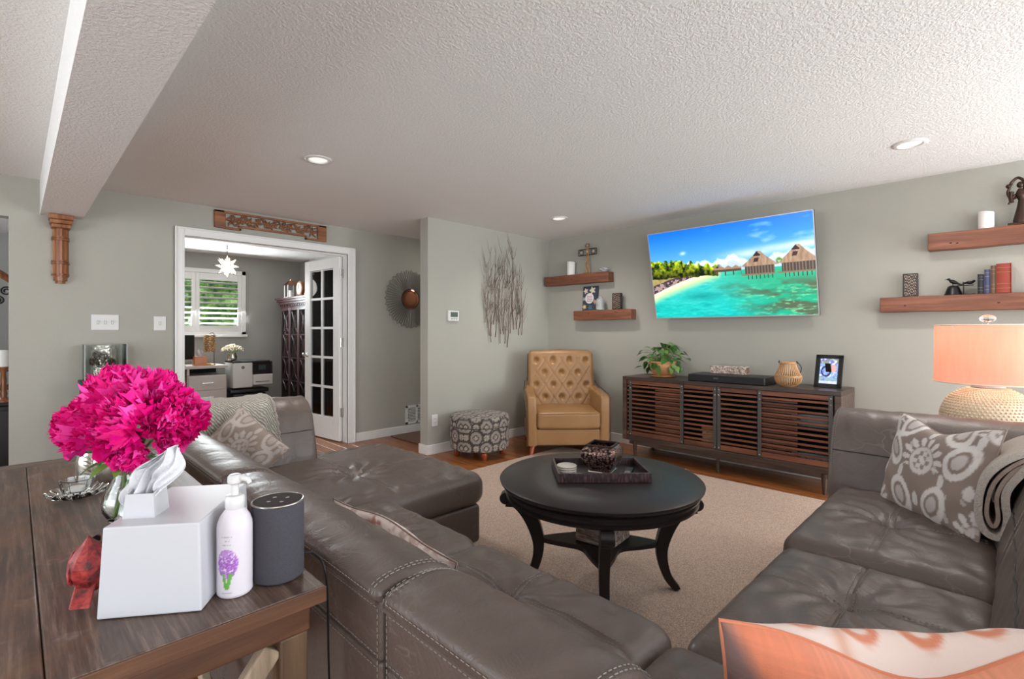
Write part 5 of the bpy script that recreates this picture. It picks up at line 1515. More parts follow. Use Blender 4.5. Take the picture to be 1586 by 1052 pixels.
# ---------------------------------------------------------------- rustic table and what stands on it
TT = .78
x0, x1, y0, y1 = -.20, .422, .925, 2.56
rt = thing('rustic_table', 'weathered plank sofa table with x braces behind the sofa', 'table', (x0, y0, 0))
def tb(name, g, m, bev=.004, lab=None): return obj(name, g, m, rt, smooth=False, bevel=bev, world=True, label=lab)
ws = [(x0, .03), (.03, x1)]
for i, (a, b) in enumerate(ws):
    g = G().box(a + .0008, b - .0008, y0, y1 - .085, TT - .03, TT - .0005 * (i % 2)); tb('plank', g, M['rustic'], .003)
tb('breadboard_end', G().box(x0, x1, y1 - .084, y1, TT - .03, TT), woodmat('end_board', (74, 58, 48), (128, 106, 92), (100, 82, 70), axis=0, rough=.45, bs=.3), .003)
tb('end_board', G().box(x0, x1, y0 - .004, y0 + .001, TT - .031, TT - .002), M['rustic_edge'], .0015, 'raw reddish sawn edge')
tb('apron', G().box(x0 + .03, x1 - .022, y0 + .018, y0 + .045, TT - .085, TT - .03), M['rustic_edge']); tb('apron', G().box(x0 + .03, x1 - .022, y1 - .05, y1 - .02, TT - .085, TT - .03), M['rustic_edge'])
tb('apron', G().box(x1 - .05, x1 - .022, y0 + .045, y1 - .05, TT - .085, TT - .03), M['rustic_edge']); tb('apron', G().box(x0 + .03, x0 + .06, y0 + .045, y1 - .05, TT - .085, TT - .03), M['rustic_edge'])
lw = .052
for lx in (x0 + .025, x1 - .025 - lw):
    for ly in (y0 + .02, y1 - .02 - lw):
        tb('leg', G().box(lx, lx + lw, ly, ly + lw, 0, TT - .085), woodmat('leg_wood', (92, 70, 52), (150, 120, 92), (120, 94, 70), axis=2, rough=.6, bs=.3))
def brace(p, q, w, th, flat):
    p, q = Vector(p), Vector(q); d = (q - p).normalized(); s = Vector((0, 1, 0)) if flat == 'y' else Vector((1, 0, 0)); n = d.cross(s).normalized()
    vs = [a + n * w * i + s * th * j for a in (p, q) for j in (-1, 1) for i in (-1, 1)]
    return G().add(vs, [(0, 1, 3, 2), (4, 6, 7, 5), (0, 4, 5, 1), (2, 3, 7, 6), (0, 2, 6, 4), (1, 5, 7, 3)])
tb('diagonal_brace', brace((x1 - .085, y0 + .04, TT - .10), (x0 + .09, y0 + .04, .12), .02, .012, 'y'), M['rustic_pale'])
tb('diagonal_brace', brace((x0 + .085, y0 + .065, TT - .10), (x1 - .09, y0 + .065, .12), .02, .012, 'y'), M['rustic_pale'])
tb('diagonal_brace', brace((x1 - .055, y0 + .085, TT - .10), (x1 - .055, y1 - .4, .12), .02, .012, 'x'), M['rustic_pale'])
tb('diagonal_brace', brace((x1 - .035, y1 - .085, TT - .10), (x1 - .035, y0 + .4, .12), .02, .012, 'x'), M['rustic_pale'])
tb('floor_rail', G().box(x0 + .03, x1 - .03, y0 + .025, y0 + .065, .07, .12), M['rustic_edge']); tb('floor_rail', G().box(x0 + .03, x1 - .03, y1 - .065, y1 - .025, .07, .12), M['rustic_edge'])
T0 = TT + .0008

# tissue box cover
tbx = thing('tissue_box_cover', 'large white tissue box cover with folded collar on the rustic table', 'tissue box', (.1625, 1.0325, T0), math.atan2(.987 - 1.078, .226 - .098))
W2, D2, HH = .081, .235, .152
def tcb(x, y, z):   # front stays upright, sides draw in a little to the top
    k = z / HH; return (x * (1 - .075 * k), y * (1 - .03 * k) + .006 * k, z)
g = G()
vs = [tcb(x, y, z) for z in (0, HH) for x, y in ((-W2, 0), (W2, 0), (W2, D2), (-W2, D2))]
g.add(vs, [(3, 2, 1, 0), (4, 5, 6, 7), (0, 1, 5, 4), (1, 2, 6, 5), (2, 3, 7, 6), (3, 0, 4, 7)])
obj('box_shell', g, M['white_ceramic'], tbx, smooth=False, bevel=.003)
g = G(); c0 = Vector((-.040, .070)); r = .026
q = [(c0.x - r, c0.y - r), (c0.x + r, c0.y - r), (c0.x + r, c0.y + r), (c0.x - r, c0.y + r)]
zz = [HH - .001, HH + .035]
vo = [(a, b, HH - .002) for a, b in q] + [(c0.x + (a - c0.x) * .86, c0.y + (b - c0.y) * .86, HH + (.042 if i < 2 else .05)) for i, (a, b) in enumerate(q)]
vi = [(c0.x + (a - c0.x) * .80, c0.y + (b - c0.y) * .80, HH + (.042 if i < 2 else .05)) for i, (a, b) in enumerate(q)] + [(c0.x + (a - c0.x) * .85, c0.y + (b - c0.y) * .85, HH) for a, b in q]
g.add(vo + vi, [(i, (i + 1) % 4, (i + 1) % 4 + 4, i + 4) for i in range(4)] + [(i + 4, (i + 1) % 4 + 4, (i + 1) % 4 + 8, i + 8) for i in range(4)] + [(i + 8, (i + 1) % 4 + 8, (i + 1) % 4 + 12, i + 12) for i in range(4)])
obj('collar', g, M['white_ceramic'], tbx, smooth=False)
tm = MB('tissue_sheet'); h_ = tm.noise(tm.coord(), 30, 4, .6, 1.5); tm.set(col=sc(212, 212, 216), rough=.95); tm.bump(h_, .5, .008)
g = G()
def tis(u, v):
    a = (u - .5) * 2; w = .014 + .026 * sin(pi * min(1, v * .85 + .05))
    x = c0.x + a * w + .030 * v * v + .005 * sin(v * 9 + a * 3); y = c0.y + .014 * sin(a * 5 + v * 4) * (1 - .2 * v) + .008 * sin(a * 13 - v * 7) + .01 * v
    z = HH + .02 + .092 * v - .018 * a * a * v + .02 * max(0, a) * v
    return (x, y, z)
g.grid(tis, 60, 50); g.grid(lambda u, v: (tis(u, v * .7)[0] - .012, tis(1 - u, v * .7)[1] + .012, tis(u, v * .7)[2] - .004), 40, 30)
o = obj('tissue', g, tm.m, tbx, recalc=False); s_ = o.modifiers.new('s', 'SOLIDIFY'); s_.thickness = .0008

# pump bottle
bt = thing('pump_bottle', 'white hand lotion pump bottle with purple flower label on the table', 'bottle', (.290, 1.0175, T0), -YAW)
rb = .0295
def labp(co):
    th = np.arctan2(co[:, 0] + .0, -co[:, 1]); z = co[:, 2]; c = np.zeros((len(co), 3)) + np.array([212, 205, 213])
    a = th - .05; n = fbm(th * 14 + 3, z * 260, 3); n2 = fbm(th * 30 + 3, z * 500, 2)
    fl = np.exp(-(a / .55) ** 2) * np.exp(-((z - .064) / .022) ** 2); c = lay(c, (fl > .25) * (n > .35) * 1.0, [150, 88, 178]); c = lay(c, (fl > .25) * (n2 > .6) * .8, [196, 150, 214])
    fl2 = np.exp(-(a / .4) ** 2) * np.exp(-((z - .082) / .008) ** 2); c = lay(c, (fl2 > .4) * (n > .5) * .6, [190, 160, 205])
    gr = (np.abs(a - .1 - (z - .03) * 9) < .12) | (np.abs(a + .12 + (z - .03) * 7) < .09); c = lay(c, gr * (z < .046) * (z > .018) * 1.0, [104, 166, 72])
    for zz_, hf in ((.112, .3), (.105, .22), (.098, .26)): c = lay(c, (np.abs(z - zz_) < .0012) * (np.abs(a) < hf) * (n2 > .45) * .8, [150, 150, 156])
    c = lay(c, (np.abs(z - .012) < .001) * (np.abs(a) < .3) * .6, [150, 140, 150]); return srgb2lin(c)
g = G().lathe([(rb * .9, 0), (rb, .004)] + [(rb, .006 + i * .0018) for i in range(66)] + [(rb * .98, .130), (rb * .86, .141), (rb * .66, .150), (.016, .154), (.0135, .158)], 90)
obj('bottle_body', g, M['printp'], bt, paint=labp)
wp = MB('translucent_white').set(col=sc(232, 230, 230), rough=.3, trans=.25).m
obj('collar_cap', G().lathe([(.015, .156), (.0165, .158), (.0165, .176), (.014, .18), (.008, .181)], 30), wp, bt)
obj('pump_stem', G().cyl((0, 0, .18), (0, 0, .203), .0065, .006, 14), wp, bt)
g = G().lathe([(.009, .20), (.0125, .204), (.0125, .214), (.009, .218), (.0001, .219)], 24); g.tube([(0, 0, .211), (.014, 0, .212), (.024, 0, .209), (.028, 0, .202)], [.0075, .006, .005, .004], 10)
obj('pump_head', g, wp, bt)

# smart speaker
ec = thing('smart_speaker', 'charcoal cloth covered cylindrical smart speaker on the table corner', 'speaker', (.3695, 1.0235, T0))
r = .0475
obj('cloth_body', G().lathe([(r - .008, 0), (r - .002, .003), (r, .008), (r, .148)], 72), M['spk'], ec)
obj('light_ring', G().tube([((r - .001) * cos(i * pi / 36), (r - .001) * sin(i * pi / 36), .1495) for i in range(72)], .002, 8, closed=True), M['chrome'], ec)
obj('top_plate', G().lathe([(r - .002, .148), (r - .003, .1505), (.02, .1505), (.0001, .1505)], 48), plain('dark_top', (58, 50, 50), .75, spec=.2), ec)
g = G()
for dx, dy in ((.018, 0), (-.018, 0), (0, .018), (0, -.018)): g.ell((dx, dy, .1507), (.004, .004, .0006), 12, 4)
obj('button', g, plain('button_glyph', (150, 146, 148), .5), ec)
cabs = thing('power_cord', 'black power cord dropping behind the table corner', 'cord', (.44, 1.06, .8))
obj('cord', G().tube(spline([(.405, 1.05, T0 + .012), (.425, 1.045, T0 + .020), (.446, 1.03, T0 + .016), (.456, 1.0, .76), (.455, .985, .6), (.458, .98, .3), (.455, 1.0, .05), (.45, 1.1, .008), (.45, 1.9, .008)], 8), .0022, 7), M['black'], cabs, world=True)

# red bird figurine
rb_ = thing('bird_figurine', 'carved red wooden bird with wire feet beside the tissue box', 'figurine', (.096, 1.150, T0), radians(-20))
rm = MB('worn_red_paint'); n_ = rm.noise(rm.coord(), 60, 5, .6, .5); rm.set(col=rm.ramp(n_, [(.35, sc(70, 26, 24)), (.5, sc(142, 40, 40)), (.68, sc(176, 72, 64))]), rough=.4); rm.bump(n_, .5, .003)
g = G().lathe([(.003, -.046), (.016, -.040), (.027, -.022), (.0325, -.002), (.031, .016), (.023, .032), (.013, .042), (.007, .050), (.0005, .060)], 9)
g.v = [tuple(Matrix.Translation((0, 0, .068)) @ Matrix.Rotation(radians(12), 4, 'X') @ Matrix.Diagonal((.95, 1.2, 1, 1)) @ Vector(p)) for p in g.v]
obj('body', g, rm.m, rb_, angle=22)
def tailp(x, z, y): return (x, y, z)
g = G().add([(-.017, -.016, .050), (.014, -.020, .050), (.011, -.048, .014), (-.019, -.044, .016), (-.015, -.004, .046), (.012, -.006, .046), (.008, -.036, .010), (-.015, -.032, .012)],
            [(0, 1, 2, 3), (4, 7, 6, 5), (0, 4, 5, 1), (1, 5, 6, 2), (2, 6, 7, 3), (3, 7, 4, 0)]); obj('tail', g, rm.m, rb_, smooth=False, bevel=.002)
for s in (-1, 1):
    g = G().ell((0, 0, 0), (.007, .022, .030), 8, 5); g.v = [tuple(Matrix.Translation((s * .024, -.002, .070)) @ Matrix.Rotation(radians(-25), 4, 'X') @ Vector(p)) for p in g.v]; obj('wing', g, rm.m, rb_, angle=22)
g = G().tube([(0, .030, .105), (0, .040, .106), (0, .050, .104)], [.007, .004, .0008], 6); obj('beak', g, M['black'], rb_)
g = G()
for s in (-1, 1):
    g.tube([(s * .012, .006, .030), (s * .016, .006, .003)], .0014, 6)
    for a in (-.5, 0, .5, pi): g.tube([(s * .016, .006, .0018), (s * .016 + .016 * sin(a), .006 + .016 * cos(a), .0016)], .0013, 5)
obj('wire_leg', g, M['blackm'], rb_)

# crystal candle dish
t = thing('crystal_dish', 'clear crystal candle holder on a scalloped dish', 'candle holder', (.130, 1.93, T0))
obj('scalloped_dish', G().lathe([(.02, .0), (.045, .002), (.062, .010), (.072, .018), (.070, .021), (.045, .009), (.0001, .006)], 96, fn=lambda x, y, z, th: (x * (1 + .05 * sin(9 * th) * (z / .02)), y * (1 + .05 * sin(9 * th) * (z / .02)), z + .003 * sin(18 * th) * (z / .02))), M['glass'], t)
obj('cup', G().lathe([(.018, .008), (.032, .012), (.036, .03), (.040, .052), (.038, .053), (.033, .03), (.028, .018), (.0001, .016)], 24, fn=lambda x, y, z, th: (x * (1 + .03 * cos(12 * th)), y * (1 + .03 * cos(12 * th)), z)), M['glass'], t, angle=20)
obj('tealight', G().lathe([(.018, .017), (.019, .028), (.0001, .028)], 20), M['candle'], t)
# silver votive with leaf
t = thing('leaf_votive', 'silver mercury glass votive embossed with a leaf behind the flowers', 'candle holder', (.19, 2.06, T0), radians(-20))
obj('cup', G().lathe([(.034, 0), (.048, .01), (.056, .04), (.056, .08), (.05, .105), (.048, .105), (.053, .08), (.053, .04), (.0001, .008)], 40), M['silver'], t)
g = G(); g.tube([(.0, -.058, .02), (0, -.060, .06), (0, -.055, .098)], .002, 6)
for i in range(5):
    for s in (-1, 1): z = .03 + i * .013; g.tube([(0, -.059, z), (s * .014, -.058, z + .012), (s * .024, -.052, z + .016)], .0016, 5)
obj('leaf_relief', g, M['silver'], t)

# glass vase with peonies
vz = thing('glass_vase', 'clear round glass vase of water holding the pink peonies', 'vase', (.212, 1.60, T0))
obj('glass', G().lathe([(.025, 0), (.045, .004), (.058, .03), (.060, .05), (.050, .08), (.036, .11), (.034, .135), (.045, .165), (.0425, .165), (.0315, .135), (.0335, .11), (.0475, .08), (.057, .05), (.055, .032), (.04, .010), (.0001, .008)], 48), M['glass'], vz)
obj('water', G().lathe([(.0001, .009), (.038, .011), (.0535, .033), (.0555, .05), (.047, .077), (.0001, .077)], 40), glassmat('water', (.95, 1, .97, 1), 0, 1.33), vz)
def petal(L, wd, curl, ruff, nu=10, nv=8):
    g = G()
    def f(u, v):
        a = 2 * u - 1; w = wd * (.25 + .75 * v ** .8) * (1 - .25 * max(0, v - .72) / .28)
        x = a * w; y = L * v * cos(curl * v) * (1 - .38 * a * a * v); z = L * v * sin(curl * v) * .9 + .22 * L * a * a * v
        y += .035 * L * max(0, v - .8) / .2 * sin(15 * a + wd * 900); z += ruff * L * v * v * sin(9 * a + 4 * v) ; y += ruff * L * v * v * .6 * cos(13 * a) 
        return (x, y, z)
    g.grid(f, nu, nv); return g
PV = [petal(.074, .030, .9, .06), petal(.070, .019, .8, .10), petal(.066, .013, .7, .14), petal(.080, .020, .5, .05)]
PM = []
def peony(c, up, s, seed, lab, sprays=14):
    r_ = random.Random(seed)
    t = thing('peony', lab, 'flower', c, group='magenta peonies in the glass vase')
    up = Vector(up).normalized(); Q = up.to_track_quat('Z', 'Y').to_matrix().to_4x4()
    Q3 = Q.to_3x3(); N = 84
    for j in range(N):
        zc = 1 - 1.42 * (j + .5) / N; a = j * 2.39996 + seed; rr_ = sqrt(max(0, 1 - zc * zc))
        d = Vector((rr_ * cos(a), rr_ * sin(a), zc)); d = (d + Vector([r_.uniform(-.14, .14) for _ in range(3)])).normalized()
        guard = zc < .05
        i = (0 if r_.random() < .7 else 3) if guard else (1 if r_.random() < .5 else 2)
        me = PMD.get(i)
        if me is None: o = obj('petal', PV[i], M['petal'], t, recalc=False); PMD[i] = o.data
        else: o = bpy.data.objects.new('petal', me); C.objects.link(o); o.parent = t
        y = d; inn = Vector((0, 0, 1)) - d * d.z
        if inn.length < .1: inn = Vector((cos(a), sin(a), 0))
        inn.normalize(); zz_ = Matrix.Rotation(r_.uniform(-.9, .9), 3, y) @ inn; xx_ = y.cross(zz_)
        R3 = Matrix((xx_, y, zz_)).transposed()
        k = r_.uniform(.85, 1.12) * (1.08 if guard else .98)
        o.matrix_local = Q @ (R3.to_4x4() @ Matrix.Translation((0, .012 * s, -.004)) @ Matrix.Rotation(-.32 if not guard else -.1, 4, 'X') @ Matrix.Scale(s * k, 4))
    # fine inner petals
    g = G()
    for i in range(170):
        a = r_.uniform(0, 2 * pi); e = r_.uniform(-.1, 1.5); L = .066 * s * r_.uniform(.75, 1.1); w = .0075 * s * r_.uniform(.6, 1.6)
        d = Q.to_3x3() @ Vector((cos(a) * cos(e), sin(a) * cos(e), sin(e))); p0 = d * .01; side = d.cross(Vector((r_.uniform(-1, 1), r_.uniform(-1, 1), r_.uniform(-1, 1)))).normalized()
        n_ = d.cross(side); vs = []
        for q in range(5):
            v = q / 4; c_ = p0 + d * L * v + n_ * (.016 * v * v * sin(3 * v + i)); ww = w * (.35 + 1.0 * v)
            sh_ = d * (L * .16 * v); vs += [c_ - side * ww - sh_, c_ + n_ * w * .4, c_ + side * ww - sh_]
        g.add(vs, [(q * 3 + k, q * 3 + k + 1, q * 3 + k + 4, q * 3 + k + 3) for q in range(4) for k in (0, 1)])
    obj('inner_petals', g, M['petal_in'], t, recalc=False, kind='stuff')
    # stem to the vase, in the flower's own frame
    b = Vector(VB) - Vector(c); m_ = Vector(VN) - Vector(c)
    g = G().tube(spline([(0, 0, 0), Vector((0, 0, 0)).lerp(m_, .5) + Vector((0, 0, .01)), m_, b], 5), .0032, 6); obj('stem', g, M['stem'], t)
    for k in range(3):
        a = k * 2.1 + seed; g = G().grid(lambda u, v: (.0 + (u - .5) * .02 * sin(pi * v), .045 * v, -.012 * v), 4, 5)
        g.v = [tuple(Q @ Matrix.Rotation(a, 4, 'Z') @ Vector(p) + Q.to_3x3() @ Vector((0, 0, -.012))) for p in g.v]; obj('sepal', g, M['stem'], t, recalc=False)
PMD = {}
VC = Vector((.212, 1.60, T0))
def PX(px, py, t_):
    s_ = (px - 793) / 769; v_ = (514 - py) / 769
    x_, y_ = CP(t_, s_ * t_); return (x_, y_, 1.264 + v_ * t_)
flw = [((135, 660), 1.30, (-.6, -.7, .3), 1.0, 'magenta peony facing left at the left end of the bunch'),
       ((198, 652), 1.20, (-.35, -.8, .45), 1.12, 'large magenta peony facing the camera at the centre of the bunch'),
       ((188, 612), 1.30, (-.15, -.1, 1.0), 1.10, 'magenta peony rising at the top of the bunch'),
       ((268, 652), 1.24, (.6, -.75, .25), .98, 'magenta peony at the right end of the bunch'),
       ((238, 610), 1.34, (.4, .3, .8), .95, 'magenta peony on the upper right at the back of the bunch'),
       ((200, 695), 1.22, (-.2, -.8, -.35), .72, 'small drooping magenta bloom under the centre of the bunch')]
for i, ((px, py), t_, up, s, lab) in enumerate(flw):
    VB = VC + Vector((.03 * cos(i * 1.1), .03 * sin(i * 1.1), .015)); VN = VC + Vector((.02 * cos(i + 2), .02 * sin(i + 2), .145))
    s *= .93; a_, b_, c_ = up; up = (a_ * cos(YAW) + b_ * sin(YAW), -a_ * sin(YAW) + b_ * cos(YAW), c_)
    peony(PX(px, py, t_), up, s, 40 + i, lab)
for i in range(3):
    t = thing('leaf_spray', ['green peony leaf spray on the left of the vase mouth', 'green peony leaf spray at the front of the vase mouth', 'green peony leaf spray on the right of the vase mouth'][i], 'leaf', VC + Vector((0, 0, .15)), i * 2.1)
    for k in range(3):
        g = G().grid(lambda u, v: ((u - .5) * .035 * sin(pi * v), .03 + .07 * v, .03 * v - .05 * v * v + .004 * abs(u - .5)), 4, 6)
        g.v = [tuple(Matrix.Rotation(k * .6 - .6, 4, 'Z') @ Vector(p)) for p in g.v]; obj('leaf', g, M['leaf'], t, recalc=False)
    obj('stem', G().tube([(0, 0, -.10), (0, .01, 0), (0, .035, .0)], .002, 5), M['stem'], t)
# ---------------------------------------------------------------- against the left wall: pedestal with glass case
t = thing('pedestal', 'slim black cabinet against the left wall behind the peonies', 'cabinet', (.51, 5.13, 0))
obj('carcass', G().soft((.14, .15, .41), .006, (1, 1, 1), 2, c=(0, 0, .44)), M['black'], t)
obj('top', G().soft((.15, .16, .013), .004, (1, 1, 1), 2, c=(0, 0, .865)), M['espresso'], t)
obj('door', G().soft((.125, .008, .38), .004, (1, 1, 1), 2, c=(0, -.156, .44)), M['espresso'], t)
obj('knob', G().ell((.10, -.172, .5), (.01, .01, .01), 12, 8), M['chrome'], t)
for sx in (-1, 1):
    for sy in (-1, 1): obj('foot', G().cyl((sx * .11, sy * .12, .035), (sx * .11, sy * .12, 0), .014), M['black'], t)
t = thing('glass_case', 'square clear glass hurricane case on the slim black cabinet', 'glass case', (.51, 5.13, .879))
for q in ((-.13, .13, -.13, -.127), (-.13, .13, .127, .13), (-.13, -.127, -.127, .127), (.127, .13, -.127, .127)):
    obj('pane', G().box(q[0], q[1], q[2], q[3], 0, .285), M['thin_glass'], t, smooth=False)
g = G()
for sx in (-1, 1):
    for sy in (-1, 1): g.box(sx * .1285 - .0025, sx * .1285 + .0025, sy * .1285 - .0025, sy * .1285 + .0025, 0, .285)
obj('polished_edge', g, plain('glass_edge', (170, 176, 172), .3), t, smooth=False)
t = thing('silver_vase', 'crackled silver glass vase with embossed roses inside the glass case', 'vase', (.505, 5.12, .88))
sv = MB('crackled_silver'); q_ = sv.voro(sv.coord(), 60, 'DISTANCE_TO_EDGE'); n_ = sv.noise(sv.coord(), 14, 4)
sv.set(col=sv.mix(n_, sc(120, 112, 104), sc(226, 222, 214)), metal=.85, rough=.2); sv.bump(q_, .8, .006)
obj('body', G().lathe([(.06, 0), (.078, .008), (.08, .03), (.08, .26), (.077, .275), (.072, .275), (.074, .03), (.0001, .02)], 40), sv.m, t)
g = G()
for a, z in ((-2.4, .15), (-1.9, .135), (-1.45, .16), (-1.0, .14), (-2.9, .15), (-1.7, .19), (-2.2, .2)):
    for k, r in enumerate((.03, .02, .011)):
        c = Vector((.080 * cos(a), .080 * sin(a), z)); tn = Vector((-sin(a), cos(a), 0)); nn = Vector((cos(a), sin(a), 0))
        g.tube([c + tn * r * cos(w_ * pi / 6) + Vector((0, 0, r * sin(w_ * pi / 6))) + nn * k * .003 for w_ in range(12)], .003, 5, closed=True)
obj('rose_relief', g, M['bronze'], t)

# ---------------------------------------------------------------- office
def drawer_unit():
    t = thing('office_desk', 'pale taupe laminate desk with drawers under the office window', 'desk', (1.55, 8.1, 0))
    tb_ = lambda n, b, m, bv=.003, par=t: obj(n, G().box(*b), m, par, smooth=False, bevel=bv)
    tb_('desktop', (-.75, .60, -.26, .30, .755, .79), M['taupe_lam'])
    tb_('side_panel', (-.75, -.72, -.24, .28, 0, .755), M['taupe_lam'])
    tb_('upper_divider', (.10, .13, -.24, .28, .665, .755), M['taupe_lam'])
    tb_('drawer_case', (.10, .58, -.25, .28, .05, .66), M['taupe_lam'])
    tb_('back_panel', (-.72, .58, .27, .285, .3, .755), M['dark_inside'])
    for z0, z1 in ((.08, .26), (.27, .45), (.46, .65)):
        d_ = tb_('drawer', (.115, .565, -.268, -.25, z0, z1), M['taupe_lam'])
        tb_('handle', (.27, .41, -.285, -.268, (z0 + z1) / 2 - .008, (z0 + z1) / 2 + .008), M['chrome'], .002, d_)
    tb_('plinth', (.12, .56, -.23, .26, 0, .05), M['black'])
    return t
dk = drawer_unit()
DT_ = .7905
def tissue_top(t, x, y, z, s):
    obj('tissue', G().grid(lambda u, v: (x + (u - .5) * s * (1 - .3 * v) + .02 * s * sin(v * 9), y + .2 * s * sin(u * 9 + v * 4), z + s * v * (1 - .4 * abs(u - .5))), 10, 8), M['tissue'], t, recalc=False)
t = thing('tissue_box', 'amber wooden tissue box on the office desk', 'tissue box', (1.83, 8.0, DT_))
obj('box', G().soft((.075, .075, .065), .004, (1, 1, 1), 2, c=(0, 0, .066)), M['oak_box'], t); tissue_top(t, 0, 0, .128, .10)
t = thing('gold_lamp', 'small lamp with pierced gold cylinder shade on the office desk', 'lamp', (1.96, 8.02, DT_))
obj('base', G().lathe([(.07, 0), (.075, .01), (.06, .022), (.015, .03), (.012, .04)], 28), M['gold'], t)
g = G().cyl((.055, 0, .02), (.06, 0, .43), .004); g.tube(spline([(.06, 0, .43), (.04, 0, .46), (0, 0, .45)], 4), .004, 6); obj('stem', g, M['blackm'], t)
gm = MB('pierced_gold'); q_ = gm.voro(gm.coord(), 34, 'DISTANCE_TO_EDGE'); gm.set(col=gm.ramp(q_, [(0, sc(120, 84, 50)), (.3, sc(216, 178, 128)), (1, sc(240, 212, 170))]), rough=.4, metal=.4); gm.bump(q_, .8, .008)
obj('shade', G().lathe([(.07, .19), (.074, .2), (.074, .42), (.07, .43), (.0001, .432)], 36), gm.m, t)
t = thing('flower_vase', 'glass vase of cream dried flowers on the printer', 'vase', (2.24, 7.98, .842))
obj('vase', G().lathe([(.03, 0), (.055, .01), (.065, .05), (.05, .10), (.055, .115), (.05, .115), (.0001, .02)], 28), M['silver'], t)
g = G(); r_ = random.Random(9)
for i in range(150):
    a = r_.uniform(0, 6.28); R_ = .14 * sqrt(r_.random()); z = .16 + .06 * (1 - (R_ / .14) ** 2) + r_.uniform(-.02, .02); g.ell((R_ * cos(a), R_ * sin(a), z), (.012, .012, .01), 6, 4)
obj('blossom', g, plain('cream_blossom', (226, 216, 190), .8), t, kind='stuff')
g = G()
for i in range(14): a = i * .45; g.tube([(0, 0, .03), (.03 * cos(a), .03 * sin(a), .11), (.1 * cos(a), .1 * sin(a), .18)], .0025, 5)
obj('stem', g, M['stem'], t)
t = thing('printer', 'white and black office printer beside the desk drawers', 'printer', (2.42, 7.97, .44))
obj('main_body', G().soft((.13, .20, .19), .012, (1, 1, 1), 3, c=(-.10, 0, .21)), M['white_plastic'], t)
obj('scanner_lid', G().soft((.25, .20, .016), .008, (1, 1, 1), 2, c=(.02, 0, .415 - .03)), M['black'], t)
obj('paper_tray', G().soft((.135, .22, .075), .012, (1, 1, 1), 3, c=(.165, -.01, .125)), M['white_plastic'], t)
obj('inner_bay', G().box(.03, .29, -.17, .18, .19, .37), M['dark_inside'], t, smooth=False)
g = G().box(.28, .305, -.2, .2, .05, .39); obj('side_frame', g, M['black'], t, smooth=False, bevel=.006)
obj('output_slot', G().box(.06, .25, -.233, -.228, .09, .10), M['black'], t, smooth=False)
obj('emblem', G().cyl((-.10, -.199, .31), (-.10, -.203, .31), .022, n=24), M['pewter'], t)
obj('display', G().soft((.05, .012, .035), .004, (1, 1, 1), 2, c=(.17, -.16, .30)), plain('panel_glass', (60, 70, 76), .2), t)
t = thing('printer_stand', 'black low printer stand with stacked trays in the office', 'stand', (2.42, 7.99, 0))
for z0, z1, w_ in ((.38, .435, .26), (.30, .37, .22), (.20, .29, .20), (.08, .19, .21)):
    obj('tray', G().soft((w_, .2, (z1 - z0) / 2), .012, (1, 1, 1), 2, c=(0, 0, (z0 + z1) / 2)), M['black'], t)
for sx in (-1, 1):
    for sy in (-1, 1): obj('foot', G().cyl((sx * .18, sy * .17, .09), (sx * .18, sy * .17, 0), .02), M['blackm'], t)
t = thing('monitor', 'black computer monitor at the left end of the office desk', 'monitor', (1.52, 7.95, DT_), radians(20))
obj('screen', G().soft((.27, .012, .17), .004, (1, 1, 1), 2, c=(0, 0, .26)), M['black'], t); obj('stand', G().cyl((0, .02, 0), (0, .02, .2), .02), M['black'], t); obj('foot', G().soft((.12, .08, .006), .004, (1, 1, 1), 2, c=(0, .02, .006)), M['black'], t)

# star pendant
pc = Vector((1.92, 7.05, 2.10))
t = thing('star_pendant', 'glowing faceted glass star pendant hanging in the office', 'pendant light', pc)
g = G(); e = G(); dirs = []
import itertools as _it
for d in _it.product((-1, 0, 1), repeat=3):
    if d != (0, 0, 0): dirs.append(Vector(d).normalized())
for d in dirs:
    a = d.orthogonal().normalized(); b = d.cross(a); r = .033; L = .155
    base_ = [d * .055 + a * r * cos(k * pi / 2) + b * r * sin(k * pi / 2) for k in range(4)]
    g.add(base_ + [d * L], [(0, 1, 4), (1, 2, 4), (2, 3, 4), (3, 0, 4)])
    for q in base_: e.tube([q, d * L], .0016, 4)
g.ell((0, 0, 0), (.058, .058, .058), 12, 8)
obj('star_body', g, M['starglow'], t, smooth=False); obj('brass_edge', e, M['bronze'], t)
g = G(); z = .15; k = 0
while z < H - pc.z - .005:
    c = Vector((0, 0, z + .02)); a = Vector((1, 0, 0)) if k % 2 else Vector((0, 1, 0))
    g.tube([c + a * .009 * cos(i * pi / 5) + Vector((0, 0, .022 * sin(i * pi / 5))) for i in range(10)], .003, 5, closed=True); z += .036; k += 1
obj('chain', g, M['blackm'], t)
obj('canopy', G().lathe([(.06, H - pc.z - .001), (.055, H - pc.z - .02), (.0001, H - pc.z - .03)], 24), M['blackm'], t)
l = bpy.data.lights.new('pendant_light', 'POINT'); l.energy = 5; l.color = (1, .93, .85); l.shadow_soft_size = .16
o = bpy.data.objects.new('pendant_light', l); C.objects.link(o); o.parent = t; o.location = (0, 0, -.2)

